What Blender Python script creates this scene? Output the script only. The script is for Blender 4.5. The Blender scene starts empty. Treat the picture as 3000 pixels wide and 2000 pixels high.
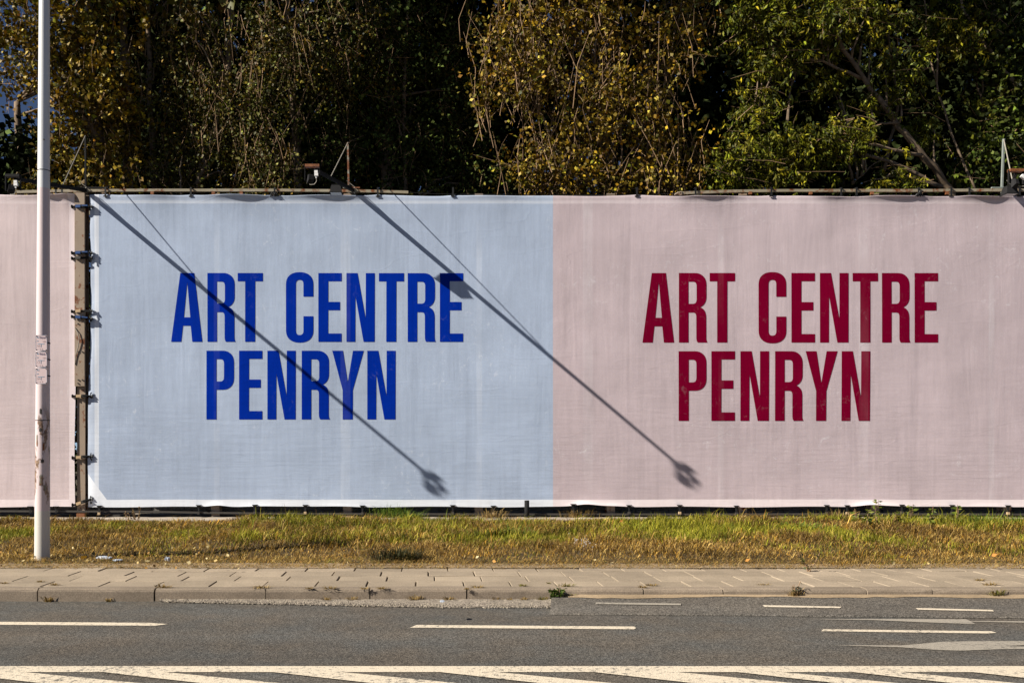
import bpy, bmesh, math, random
import numpy as np
from mathutils import Vector, Matrix

random.seed(7)
RNG = np.random.default_rng(11)
SC = bpy.context.scene
COL = SC.collection

# ------------------------------------------------------------------ camera, sky, sun, exposure
F, CX, HY, CAMZ = 2600.0, 1250.0, 1320.0, 1.45      # focal length and vanishing point measured on a 3000 px wide frame
WALL = F / 150.0                                     # distance of the banner plane
cam_d = bpy.data.cameras.new('camera')
cam = bpy.data.objects.new('camera', cam_d)
COL.objects.link(cam)
cam.location = (0, 0, CAMZ)
cam.rotation_euler = (math.radians(90), 0, 0)
cam_d.sensor_width = 36.0
cam_d.lens = 36.0 * F / 3000.0
cam_d.shift_x = (1500.0 - CX) / 3000.0
cam_d.shift_y = (HY - 1000.0) / 3000.0
cam_d.clip_end = 2000.0
SC.camera = cam

SUN_T = Vector((2.562, 1.0, -1.863)).normalized()    # direction the sunlight travels
TO_SUN = -SUN_T
world = bpy.data.worlds.new('World')
SC.world = world
world.use_nodes = True
wn = world.node_tree
bg = wn.nodes['Background']
sky = wn.nodes.new('ShaderNodeTexSky')
sky.sky_type = 'NISHITA'
sky.sun_disc = False
sky.sun_elevation = math.asin(TO_SUN.z)
sky.sun_rotation = math.atan2(TO_SUN.x, TO_SUN.y)
sky.air_density = 0.28
sky.dust_density = 0.05
wn.links.new(sky.outputs[0], bg.inputs[0])
bg.inputs[1].default_value = 0.05
sun_d = bpy.data.lights.new('sun', 'SUN')
sun_d.energy = 5.0
sun_d.angle = math.radians(0.45)
sun_d.color = (1.0, 0.93, 0.82)
sun = bpy.data.objects.new('sun', sun_d)
COL.objects.link(sun)
sun.rotation_euler = SUN_T.to_track_quat('-Z', 'Y').to_euler()
SC.view_settings.view_transform = 'Standard'
SC.view_settings.look = 'None'
SC.view_settings.gamma = 1.0
SC.view_settings.exposure = 0.93
SC.cycles.max_bounces = 3
SC.cycles.transparent_max_bounces = 4

# ------------------------------------------------------------------ helpers
def W(px, py, Y):
    s = F / Y
    return Vector(((px - CX) / s, Y, CAMZ + (HY - py) / s))

def G(px, py, z=0.0):
    s = (py - HY) / (CAMZ - z)
    return Vector(((px - CX) / s, F / s, z))

def tag(o, label=None, cat=None, group=None, kind=None):
    if label: o['label'] = label
    if cat: o['category'] = cat
    if group: o['group'] = group
    if kind: o['kind'] = kind
    return o

def empty(name, loc=(0, 0, 0)):
    o = bpy.data.objects.new(name, None)
    o.empty_display_size = 0.2
    COL.objects.link(o)
    o.location = loc
    return o

def link(name, me, mat=None, parent=None, smooth=False):
    o = bpy.data.objects.new(name, me)
    COL.objects.link(o)
    if mat is not None and not me.materials:
        me.materials.append(mat)
    if smooth:
        me.polygons.foreach_set('use_smooth', [True] * len(me.polygons))
    if parent is not None:
        o.parent = parent
        o.matrix_parent_inverse = Matrix.Translation(-Vector(parent.location))
    return o

class MB:
    """collects vertices and faces of one mesh (world coordinates)"""
    def __init__(self):
        self.v, self.f = [], []
    def add(self, vs, fs):
        b = len(self.v)
        self.v += [tuple(q) for q in vs]
        self.f += [tuple(i + b for i in q) for q in fs]
        return self
    def box(self, lo, hi, bev=0.0):
        x0, y0, z0 = lo; x1, y1, z1 = hi
        if bev <= 0:
            vs = [(x0,y0,z0),(x1,y0,z0),(x1,y1,z0),(x0,y1,z0),(x0,y0,z1),(x1,y0,z1),(x1,y1,z1),(x0,y1,z1)]
            return self.add(vs, [(0,3,2,1),(4,5,6,7),(0,1,5,4),(1,2,6,5),(2,3,7,6),(3,0,4,7)])
        b = bev                                   # box whose upper rim is chamfered
        vs = [(x0,y0,z0),(x1,y0,z0),(x1,y1,z0),(x0,y1,z0),
              (x0,y0,z1-b),(x1,y0,z1-b),(x1,y1,z1-b),(x0,y1,z1-b),
              (x0+b,y0+b,z1),(x1-b,y0+b,z1),(x1-b,y1-b,z1),(x0+b,y1-b,z1)]
        fs = [(0,3,2,1),(8,9,10,11)]
        for i in range(4):
            j = (i + 1) % 4
            fs += [(i, j, 4 + j, 4 + i), (4 + i, 4 + j, 8 + j, 8 + i)]
        return self.add(vs, fs)
    def obox(self, c, ax, ay, az):
        c, ax, ay, az = map(Vector, (c, ax, ay, az))
        vs = [c + ax*i + ay*j + az*k for k in (-1, 1) for j in (-1, 1) for i in (-1, 1)]
        return self.add(vs, [(0,2,3,1),(4,5,7,6),(0,1,5,4),(1,3,7,5),(3,2,6,7),(2,0,4,6)])
    def tube(self, pts, rad, n=8, cap=True):
        pts = [Vector(p) for p in pts]
        if not hasattr(rad, '__len__'): rad = [rad] * len(pts)
        b = len(self.v)
        up = None
        for i, p in enumerate(pts):
            t = (pts[min(i+1, len(pts)-1)] - pts[max(i-1, 0)])
            t = t.normalized() if t.length > 1e-9 else Vector((0, 0, 1))
            if up is None:
                up = Vector((0, 0, 1)) if abs(t.z) < 0.9 else Vector((1, 0, 0))
            u = t.cross(up)
            if u.length < 1e-6: u = t.cross(Vector((0.3, 1, 0.2)))
            u.normalize(); w = u.cross(t).normalized(); up = w
            for k in range(n):
                a = 2 * math.pi * k / n
                self.v.append(tuple(p + (u * math.cos(a) + w * math.sin(a)) * rad[i]))
        for i in range(len(pts) - 1):
            for k in range(n):
                k2 = (k + 1) % n
                self.f.append((b + i*n + k, b + i*n + k2, b + (i+1)*n + k2, b + (i+1)*n + k))
        if cap:
            self.f.append(tuple(b + k for k in range(n))[::-1])
            self.f.append(tuple(b + (len(pts)-1)*n + k for k in range(n)))
        return self
    def frustum(self, c0, u0, w0, c1, u1, w1):
        c0, u0, w0, c1, u1, w1 = map(Vector, (c0, u0, w0, c1, u1, w1))
        vs = [c0-u0-w0, c0+u0-w0, c0+u0+w0, c0-u0+w0, c1-u1-w1, c1+u1-w1, c1+u1+w1, c1-u1+w1]
        return self.add(vs, [(0,3,2,1),(4,5,6,7),(0,1,5,4),(1,2,6,5),(2,3,7,6),(3,0,4,7)])
    def mesh(self, name):
        me = bpy.data.meshes.new(name)
        me.from_pydata(self.v, [], self.f)
        me.update()
        return me
    def build(self, name, mat, parent=None, smooth=False):
        return link(name, self.mesh(name), mat, parent, smooth)

def np_mesh(name, verts, faces, mat, parent=None, col=None, smooth=False):
    """fast mesh from numpy arrays: verts (n,3), faces (m,k) of one size"""
    me = bpy.data.meshes.new(name)
    n, m, k = len(verts), len(faces), faces.shape[1]
    me.vertices.add(n); me.loops.add(m * k); me.polygons.add(m)
    me.vertices.foreach_set('co', verts.astype(np.float32).ravel())
    me.loops.foreach_set('vertex_index', faces.astype(np.int32).ravel())
    me.polygons.foreach_set('loop_start', np.arange(0, m * k, k, dtype=np.int32))
    me.polygons.foreach_set('loop_total', np.full(m, k, dtype=np.int32))
    me.update(calc_edges=True)
    if col is not None:
        a = me.attributes.new('Col', 'FLOAT_COLOR', 'POINT')
        c4 = np.ones((n, 4), np.float32); c4[:, :3] = col
        a.data.foreach_set('color', c4.ravel())
    return link(name, me, mat, parent, smooth)

# ------------------------------------------------------------------ material helpers
class NT:
    def __init__(self, name):
        self.m = bpy.data.materials.new(name)
        self.m.use_nodes = True
        self.t = self.m.node_tree
        self.b = self.t.nodes['Principled BSDF']
        self.out = self.t.nodes['Material Output']
        self._oc = None
    def node(self, typ, **kw):
        n = self.t.nodes.new(typ)
        for k, v in kw.items(): setattr(n, k, v)
        return n
    def set(self, sock, v):
        if isinstance(v, bpy.types.NodeSocket): self.t.links.new(v, sock)
        elif hasattr(v, '__len__') and len(v) == 3 and sock.type == 'RGBA': sock.default_value = (*v, 1)
        else: sock.default_value = v
    def obj(self):
        if self._oc is None: self._oc = self.node('ShaderNodeTexCoord')
        return self._oc.outputs['Object']
    def xyz(self):
        n = self.node('ShaderNodeSeparateXYZ'); self.set(n.inputs[0], self.obj()); return n.outputs
    def math(self, op, a, b=0.0, c=0.0, clamp=False):
        n = self.node('ShaderNodeMath', operation=op, use_clamp=clamp)
        self.set(n.inputs[0], a); self.set(n.inputs[1], b)
        if op in ('SMOOTH_MIN', 'COMPARE', 'MULTIPLY_ADD'): self.set(n.inputs[2], c)
        return n.outputs[0]
    def scale(self, s, vec=None):
        n = self.node('ShaderNodeMapping'); self.set(n.inputs[0], vec or self.obj())
        n.inputs['Scale'].default_value = s if hasattr(s, '__len__') else (s, s, s)
        return n.outputs[0]
    def noise(self, scale, detail=3.0, rough=0.55, vec=None, s3=None, dist=0.0):
        n = self.node('ShaderNodeTexNoise')
        v = vec or self.obj()
        if s3: v = self.scale(s3, v)
        self.set(n.inputs['Vector'], v)
        n.inputs['Scale'].default_value = scale; n.inputs['Detail'].default_value = detail
        n.inputs['Roughness'].default_value = rough; n.inputs['Distortion'].default_value = dist
        return n.outputs[0]
    def voro(self, scale, vec=None, feature='F1', out=0):
        n = self.node('ShaderNodeTexVoronoi', feature=feature)
        self.set(n.inputs['Vector'], vec or self.obj()); n.inputs['Scale'].default_value = scale
        return n.outputs[out]
    def rng(self, v, a, b, c=0.0, d=1.0, smooth=False):
        n = self.node('ShaderNodeMapRange')
        if smooth: n.interpolation_type = 'SMOOTHSTEP'
        self.set(n.inputs[0], v)
        for i, q in enumerate((a, b, c, d)): n.inputs[i + 1].default_value = q
        return n.outputs[0]
    def mix(self, fac, a, b, blend='MIX'):
        n = self.node('ShaderNodeMix', data_type='RGBA', blend_type=blend)
        self.set(n.inputs[0], fac); self.set(n.inputs[6], a); self.set(n.inputs[7], b)
        return n.outputs[2]
    def bump(self, h, strength=0.3, dist=0.01):
        n = self.node('ShaderNodeBump'); self.set(n.inputs['Height'], h)
        n.inputs['Strength'].default_value = strength; n.inputs['Distance'].default_value = dist
        self.t.links.new(n.outputs[0], self.b.inputs['Normal'])
    def done(self, color, rough=0.8, spec=0.3, metal=0.0):
        self.set(self.b.inputs['Base Color'], color)
        self.set(self.b.inputs['Roughness'], rough)
        self.b.inputs['Specular IOR Level'].default_value = spec
        self.b.inputs['Metallic'].default_value = metal
        return self.m

def plain(name, col, rough=0.6, spec=0.3, metal=0.0, var=0.12, scale=14.0):
    t = NT(name)
    n = t.noise(scale, 4.0)
    c = t.mix(t.rng(n, 0.3, 0.7), tuple(q * (1 - var) for q in col), tuple(min(1, q * (1 + var)) for q in col))
    return t.done(c, rough, spec, metal)

def rusty(name, paint, rust=(0.16, 0.055, 0.02), lo=0.52, hi=0.6, scale=7.0):
    t = NT(name)
    n = t.noise(scale, 7.0, 0.68)
    n2 = t.noise(40.0, 3.0)
    f = t.rng(n, lo, hi)
    r = t.mix(t.rng(n2, 0.3, 0.7), tuple(q * 0.5 for q in rust), tuple(q * 1.5 for q in rust))
    p = t.mix(t.rng(t.noise(3.0, 4), 0.3, 0.7), tuple(q * 0.8 for q in paint), paint)
    t.bump(n, 0.3, 0.004)
    return t.done(t.mix(f, p, r), 0.65, 0.3)

def asphalt(name, base, tint):
    t = NT(name)
    sp = t.voro(95.0, feature='F1', out=1)                    # aggregate grains, random colour per cell
    bw = t.node('ShaderNodeRGBToBW'); t.set(bw.inputs[0], sp)
    g = t.math('MULTIPLY', t.rng(bw.outputs[0], 0.15, 0.95, 0.45, 1.65), t.rng(t.noise(38.0, 3.0, 0.7), 0.3, 0.7, 0.72, 1.28))
    big = t.math('MULTIPLY', t.rng(t.noise(0.9, 5.0, 0.65, s3=(0.12, 1.5, 1)), 0.3, 0.7, 0.80, 1.18), t.rng(t.noise(0.7, 4.0, 0.6), 0.3, 0.7, 0.92, 1.08))
    med = t.rng(t.noise(9.0, 5.0, 0.7), 0.3, 0.7, 0.88, 1.12)
    k = t.math('MULTIPLY', t.math('MULTIPLY', g, big), med)
    c = t.mix(t.rng(t.noise(1.4, 4), 0.35, 0.65), base, tint)
    cn = t.node('ShaderNodeCombineXYZ')
    for i in range(3): t.set(cn.inputs[i], k)
    c = t.mix(1.0, c, cn.outputs[0], 'MULTIPLY')
    h = t.voro(95.0)
    t.bump(h, 0.55, 0.008)
    return t.done(c, 0.85, 0.25)

def concrete(name, base, scale=60.0, var=0.18, speck=0.25, brand=True):
    t = NT(name)
    n = t.noise(1.7, 5.0, 0.65)
    f = t.noise(scale, 4.0, 0.7)
    fine = t.rng(f, 0.3, 0.7, 1 - speck, 1 + speck)
    c = t.mix(t.rng(n, 0.3, 0.7), tuple(q * (1 - var) for q in base), tuple(q * (1 + var) for q in base))
    if brand:
        oi = t.node('ShaderNodeObjectInfo')
        fine = t.math('MULTIPLY', fine, t.rng(oi.outputs['Random'], 0, 1, 0.86, 1.1))
    cn = t.node('ShaderNodeCombineXYZ')
    for i in range(3): t.set(cn.inputs[i], fine)
    c = t.mix(1.0, c, cn.outputs[0], 'MULTIPLY')
    t.bump(f, 0.35, 0.006)
    return t.done(c, 0.9, 0.2)

def leafmat(name, trans=0.25, rough=0.5, spec=0.35):
    t = NT(name)
    a = t.node('ShaderNodeAttribute', attribute_name='Col')
    t.done(a.outputs['Color'], rough, spec)
    if trans <= 0: return t.m
    tr = t.node('ShaderNodeBsdfTranslucent')
    t.set(tr.inputs[0], t.mix(1.0, a.outputs['Color'], (1.0, 1.0, 0.6), 'MULTIPLY'))
    mx = t.node('ShaderNodeMixShader'); mx.inputs[0].default_value = trans
    t.t.links.new(t.b.outputs[0], mx.inputs[1]); t.t.links.new(tr.outputs[0], mx.inputs[2])
    t.t.links.new(mx.outputs[0], t.out.inputs[0])
    return t.m

BANDS = [635, 1012, 1404, 1722, 2112, 2530, 2905]      # seams of the banner, over the posts

def banner_mat(name, base, base2=None, split=None, hem=(0.70, 0.735, 0.80), hem2=None, kind='right'):
    """printed mesh fabric: print colour with pale hems, seams over the posts, scuffs, weave and creases"""
    t = NT(name)
    X, _, Z = t.xyz()
    col, hc = base, hem
    if base2:
        sel = t.math('GREATER_THAN', X, split)
        col = t.mix(sel, base, base2); hc = t.mix(sel, hem, hem2)
    # pale weld seams
    band = None
    if kind != 'left':
        for i, px in enumerate(BANDS):
            c = (px - CX) / 150.0
            w = 0.045 if i % 2 == 0 else 0.085
            d = t.math('ABSOLUTE', t.math('SUBTRACT', X, c))
            b = t.rng(d, w, w + 0.02, 1.0, 0.0)
            band = b if band is None else t.math('MAXIMUM', band, b)
        bandn = t.rng(t.noise(1.6, 4, s3=(1, 1, 0.6)), 0.35, 0.65, 0.0, 1.0)
        light = t.math('MULTIPLY', t.math('MULTIPLY', band, bandn), 0.13)
    else:
        light = 0.0
    # scuffs and scratches, mostly in patches
    patch = t.rng(t.noise(0.55, 3.0, 0.5), 0.47, 0.62)
    sc1 = t.rng(t.noise(7.0, 9.0, 0.78, dist=0.9), 0.57, 0.70)
    sc2 = t.rng(t.noise(5.0, 4.0, 0.6, s3=(3.0, 1, 0.35), dist=1.2), 0.655, 0.70)
    scuff = t.math('MULTIPLY', t.math('MAXIMUM', t.math('MULTIPLY', sc1, 0.75), t.math('MULTIPLY', sc2, 0.3)), patch)
    light = t.math('ADD', light, t.math('MULTIPLY', scuff, 0.55), clamp=True)
    if kind == 'ink': light = t.math('MULTIPLY', light, 0.22)
    # fine weave / dirt
    weave = t.rng(t.noise(60.0, 2.0, 0.7), 0.25, 0.75, 0.93, 1.07)
    vert = t.rng(t.noise(5.0, 4.0, 0.7, s3=(4.0, 1, 0.18)), 0.3, 0.7, 0.965, 1.035)
    blotch = t.rng(t.noise(0.8, 5.0, 0.62), 0.3, 0.7, 0.90, 1.08)
    streak = t.rng(t.noise(2.2, 5.0, 0.65, s3=(1.6, 1, 0.09), dist=0.3), 0.52, 0.72, 1.0, 0.90)
    dirt = t.rng(t.noise(0.33, 6.0, 0.7, s3=(0.6, 1, 1)), 0.35, 0.68, 1.04, 0.90)
    k = t.math('MULTIPLY', t.math('MULTIPLY', t.math('MULTIPLY', weave, vert), blotch), t.math('MULTIPLY', streak, dirt))
    c = t.mix(light, col, (0.86, 0.88, 0.92))
    cn = t.node('ShaderNodeCombineXYZ')
    for i in range(3): t.set(cn.inputs[i], k)
    c = t.mix(1.0, c, cn.outputs[0], 'MULTIPLY')
    if kind != 'ink':
        wob = t.rng(t.noise(0.7, 3.0), 0.0, 1.0, -0.02, 0.02)
        zt = t.math('ADD', Z, wob)
        zb = 1.45 + (1320 - 1463) / 150.0
        ztp = 1.45 + (1320 - 596) / 150.0
        hm = t.rng(zt, zb, zb + 0.006, 1.0, 0.0)
        topz = t.math('MULTIPLY', t.rng(zt, ztp - 0.012, ztp + 0.004), 0.42)
        topz = t.math('SUBTRACT', topz, t.math('MULTIPLY', t.rng(zt, ztp + 0.045, ztp + 0.065), 0.30))
        hm = t.math('MAXIMUM', hm, topz)
        if kind == 'right':
            xl = (290 - CX) / 150.0
            hx = t.math('MULTIPLY', t.rng(X, xl - 0.004, xl + 0.004, 1.0, 0.0), 0.8)
            hx = t.math('SUBTRACT', hx, t.math('MULTIPLY', t.rng(X, xl - 0.09, xl - 0.08, 1.0, 0.0), 0.6))
            dg = t.math('SUBTRACT', Z, t.math('MULTIPLY', t.math('SUBTRACT', X, (262 - CX) / 150.0), -1.35))
            corner = t.rng(dg, 0.955, 0.965, 1.0, 0.0)
            hm = t.math('MAXIMUM', t.math('MAXIMUM', hm, hx), corner)
        else:
            xr = (203 - CX) / 150.0
            hm = t.math('MAXIMUM', hm, t.math('MULTIPLY', t.rng(X, xr - 0.004, xr + 0.004), 0.9))
        c = t.mix(hm, c, hc)
    # creases: fine horizontal ripples, stronger in the lower half, and a few sharp fold lines
    low = t.rng(Z, 1.2, 4.2, 1.0, 0.15)
    rip = t.math('MULTIPLY', t.noise(3.0, 4.0, 0.6, s3=(0.35, 1, 4.0)), low)
    wv = t.math('MULTIPLY', t.noise(1.1, 3.0, 0.5, s3=(1.0, 1, 1.0), dist=0.4), 1.5)
    fold = t.rng(t.math('ABSOLUTE', t.math('SUBTRACT', t.noise(0.9, 2.0, 0.5, s3=(0.25, 1, 1.6)), 0.5)), 0.0, 0.006, 1.0, 0.0)
    vcr = t.math('MULTIPLY', t.noise(1.3, 4.0, 0.6, s3=(1.5, 1, 0.14), dist=0.5), 1.3)
    wv = t.math('ADD', wv, vcr)
    h = t.math('ADD', t.math('ADD', t.math('MULTIPLY', rip, 0.8), t.math('MULTIPLY', fold, 0.10)), wv)
    t.bump(h, 0.34, 0.02)
    return t.done(c, 0.75, 0.02 if kind == 'ink' else 0.15)

BLUE, PINK = (0.373, 0.446, 0.582), (0.505, 0.42, 0.45)
M = {}
M['banner'] = banner_mat('printed_banner_fabric', BLUE, PINK, (1620 - CX) / 150.0, hem2=(0.74, 0.66, 0.68))
M['banner_left'] = banner_mat('pink_banner_fabric', (0.60, 0.50, 0.51), hem=(0.74, 0.65, 0.665), kind='left')
M['ink_blue'] = banner_mat('blue_ink', (0.0, 0.022, 0.30), kind='ink')
M['ink_red'] = banner_mat('red_ink', (0.165, 0.0, 0.019), kind='ink')
M['rail'] = rusty('rusty_rail_paint', (0.30, 0.265, 0.19), lo=0.5, hi=0.62, rust=(0.15, 0.05, 0.015))
M['post'] = rusty('beige_post_paint', (0.33, 0.255, 0.19), lo=0.56, hi=0.62, scale=6.0)
M['rust'] = rusty('rust', (0.25, 0.10, 0.04), lo=0.4, hi=0.6)
M['mast'] = rusty('rusting_mast', (0.26, 0.25, 0.2), lo=0.45, hi=0.55, scale=4.0)
M['mast_grey'] = plain('grey_mast_paint', (0.21, 0.235, 0.215), 0.6)
M['dark_steel'] = plain('dark_steel', (0.012, 0.012, 0.0125), 0.75, 0.12)
M['mid_steel'] = plain('weathered_steel', (0.05, 0.045, 0.04), 0.55)
M['black'] = plain('black_rubber', (0.012, 0.012, 0.013), 0.6)
M['lamp'] = plain('charcoal_lamp_housing', (0.018, 0.018, 0.019), 0.75, 0.12)
M['white'] = plain('white_plastic', (0.75, 0.75, 0.73), 0.45, 0.4, var=0.04)
M['wire'] = plain('pale_wire', (0.30, 0.275, 0.23), 0.6)
M['strap_blue'] = plain('blue_strap', (0.02, 0.065, 0.2), 0.7)
M['strap_tan'] = plain('tan_buckle', (0.45, 0.33, 0.2), 0.5)
M['glass'] = plain('lamp_glass', (0.25, 0.27, 0.28), 0.1, 0.5)
M['asphalt'] = asphalt('asphalt', (0.102, 0.087, 0.070), (0.082, 0.080, 0.074))
M['asphalt2'] = asphalt('smooth_gutter_asphalt', (0.125, 0.110, 0.092), (0.098, 0.090, 0.079))
M['paver'] = concrete('paver_concrete', (0.30, 0.243, 0.178), 70.0, 0.17, 0.24)
M['kerb'] = concrete('kerb_concrete', (0.225, 0.18, 0.135), 80.0, 0.15, 0.35)
M['block'] = concrete('grey_block', (0.15, 0.14, 0.125), 30.0, 0.2, 0.2)
M['footing'] = concrete('footing_concrete', (0.34, 0.29, 0.235), 25.0, 0.2, 0.25, False)
M['sand'] = concrete('dusty_sand', (0.30, 0.225, 0.145), 50.0, 0.2, 0.25, False)
M['joint'] = concrete('joint_sand', (0.15, 0.115, 0.08), 50.0, 0.3, 0.3, False)
M['soil'] = concrete('verge_soil', (0.075, 0.055, 0.028), 20.0, 0.4, 0.5, False)
M['earth'] = concrete('earth', (0.06, 0.05, 0.03), 3.0, 0.4, 0.4, False)
M['leaf'] = leafmat('leaf', 0.07, 0.55, 0.16)
M['grass'] = leafmat('grass_blade', 0.2, 0.7, 0.15)
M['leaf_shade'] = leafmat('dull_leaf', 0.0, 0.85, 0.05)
M['bark'] = plain('bark', (0.17, 0.125, 0.085), 0.9, 0.1, var=0.45, scale=6.0)
M['twig'] = plain('twig_bark', (0.24, 0.155, 0.09), 0.8, 0.15, var=0.4, scale=3.0)
M['gravel'] = concrete('gravel_grit', (0.25, 0.215, 0.175), 18.0, 0.2, 0.4, False)

def paint_mat(name, col, worn=0.45):
    t = NT(name)
    n = t.noise(26.0, 6.0, 0.75)
    n2 = t.noise(1.6, 3.0)
    thr = t.rng(n2, 0.3, 0.7, -0.06, 0.06)
    f = t.rng(t.math('ADD', n, thr), worn - 0.1, worn + 0.02)
    g = t.rng(t.voro(95.0), 0.0, 0.6, 0.85, 1.08)
    cn = t.node('ShaderNodeCombineXYZ')
    for i in range(3): t.set(cn.inputs[i], g)
    c = t.mix(1.0, t.mix(f, (0.13, 0.12, 0.105), col), cn.outputs[0], 'MULTIPLY')
    t.bump(t.voro(95.0), 0.4, 0.006)
    return t.done(c, 0.75, 0.25)
M['paint'] = paint_mat('worn_road_paint', (0.58, 0.505, 0.395), 0.455)
M['paint_old'] = paint_mat('faded_road_paint', (0.30, 0.27, 0.225), 0.44)

def smooth_noise(x, y, seed=0, scale=1.0):
    """cheap value noise on arrays, 0..1"""
    x = np.asarray(x) * scale; y = np.asarray(y) * scale
    xi, yi = np.floor(x).astype(int), np.floor(y).astype(int)
    fx, fy = x - xi, y - yi
    fx, fy = fx*fx*(3-2*fx), fy*fy*(3-2*fy)
    def h(a, b):
        q = np.sin(a * 127.1 + b * 311.7 + seed * 74.7) * 43758.5453
        return q - np.floor(q)
    return (h(xi,yi)*(1-fx)+h(xi+1,yi)*fx)*(1-fy) + (h(xi,yi+1)*(1-fx)+h(xi+1,yi+1)*fx)*fy

# ------------------------------------------------------------------ ground, road, pavement
def sheet(name, x0, x1, y0, y1, z, mat, kind='structure', parent=None):
    o = MB().add([(x0,y0,z),(x1,y0,z),(x1,y1,z),(x0,y1,z)], [(0,1,2,3)]).build(name, mat, parent)
    if kind: o['kind'] = kind
    return o

PAVE = 0.12
KY0 = G(0, 1724, PAVE).y          # kerb front
KY1 = KY0 + 0.15
VY0 = G(0, 1661, PAVE).y          # verge front
ground = sheet('ground', -700, 700, -500, 1400, -0.03, M['earth'])
road = sheet('road', -150, 150, -4.0, KY0, 0.0, M['asphalt'])

def marking(name, pts, mat='paint', z=0.004, parent=road, zs=None):
    v = [G(px, py, z) for px, py in pts]
    return MB().add(v, [tuple(range(len(v)))]).build(name, M[mat], parent)

# lane dashes (the dash whose left end lies outside the frame too)
marking('lane_dash', [(-330, 1826.5), (455, 1831.5), (492, 1826.5), (440, 1823), (-330, 1817.5)][::1])
marking('lane_dash', [(1200, 1837), (1858, 1841.8), (1864, 1838), (1858, 1833.8), (1222, 1829)])
marking('lane_dash', [(2406, 1847.5), (2895, 1854), (2920, 1852), (2905, 1847.5), (2412, 1841.5)])
# turn arrows
marking('turn_arrow', [(2378, 1813), (2560, 1815), (2700, 1821), (2858, 1827), (2846, 1819.6), (3060, 1823.5), (3060, 1818.5), (2842, 1817.6), (2830, 1812.4), (2560, 1811.6)], 'paint_old')
marking('turn_arrow', [(2432, 1888.2), (2640, 1894.5), (2740, 1902), (2815, 1904.5), (2930, 1900), (3080, 1899), (3080, 1894), (2945, 1891), (3080, 1884), (3080, 1877), (2880, 1876), (2760, 1878.5), (2680, 1886), (2640, 1889)], 'paint_old')
# long edge line and the diagonal hatching in front of it
marking('edge_line', [(-1500, 1967), (4600, 1967), (4600, 1949.5), (-1500, 1949.5)])
for a, b in [(-640, -420), (-170, 70), (300, 480), (800, 1000), (1290, 1455), (1740, 1985), (2160, 2290), (2500, 2640), (2850, 2985), (3180, 3330)]:
    s0, s1 = 9.0, 10.5
    dy = 34
    v = [G(a - s0*1.2, 1965.8, 0.0075), G(a + s0*dy, 1967 + dy, 0.0075), G(b + s1*dy, 1967 + dy, 0.0075), G(b - s1*1.2, 1965.8, 0.0075)]
    # carry the stripe on towards the camera beyond the lower edge of the photograph
    e0, e1 = v[1] + (v[1] - v[0]) * 1.0, v[2] + (v[2] - v[3]) * 1.0
    MB().add([v[0], v[1], e0, e1, v[2], v[3]], [(0,1,4,5), (1,2,3,4)]).build('hatch_stripe', M['paint'], road)

# smooth asphalt strip laid in the gutter on the right, sloping down from the kerb
gx0, gx1 = G(1625, 1765, 0.02).x, 40.0
gy_f = 7.83
gn = 90
def gfy(x): return gy_f + 0.012 * math.sin(x * 5.1) - 0.22 * min(1.0, max(0.0, (x - 2.0) / 4.5))
gm = MB()
vs = []
for i in range(gn + 1):
    x = gx0 + (gx1 - gx0) * (i / gn) ** 1.6
    e = 0.10 * (1 if i else 0)
    fy = gfy(x)
    vs += [(x - 0.12 if i == 0 else x, fy, 0.003), (x, fy + 0.012, 0.014), (x, KY0 - 0.002, 0.055)]
fs = []
for i in range(gn):
    b = i * 3
    fs += [(b, b+3, b+4, b+1), (b+1, b+4, b+5, b+2)]
gm.add(vs, fs)
gm.add([vs[0], vs[1], vs[2], (vs[2][0], vs[2][1], 0.001)], [(0,1,2,3)])
gutter = gm.build('gutter_strip', M['asphalt2']); gutter['kind'] = 'structure'
def gz(x, Y, z0=0.006):                   # height of the gutter strip surface
    f0 = gfy(x) + 0.012
    return 0.014 + (Y - f0) / (KY0 - f0) * 0.041 + z0
def gmark(pts, mat='paint'):
    v = []
    for px, py in pts:
        z = 0.03
        for _ in range(6):
            p = G(px, py, z); z = gz(p.x, p.y)
        v.append((p.x, p.y, z))
    MB().add(v, [tuple(range(len(v)))]).build('gutter_dash', M[mat], gutter)
gmark([(2240, 1776.5), (2460, 1780), (2466, 1776), (2440, 1775), (2234, 1771)])
gmark([(2690, 1784.5), (2912, 1789.5), (2908, 1785), (2682, 1779.5)])
gmark([(1745, 1768), (1995, 1771.5), (1995, 1766.5), (1745, 1763)], 'paint_old')
# pale dust along the kerb foot
dm = MB(); vs = []
dn = 90
for i in range(dn + 1):
    x = 1.35 + (14 - 1.35) * i / dn
    w = 0.07 + 0.045 * math.sin(i * 0.37) * math.sin(i * 0.11 + 1) + 0.05 * random.random()
    vs += [(x, KY0 - 0.003 - w, gz(x, KY0 - w, 0.004)), (x, KY0 - 0.003, gz(x, KY0, 0.012))]
dm.add(vs, [(2*i, 2*i+2, 2*i+3, 2*i+1) for i in range(dn)])
dust = dm.build('dust_line', M['sand']); tag(dust, 'pale dust lying along the kerb foot', 'dust', kind='stuff')

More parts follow.
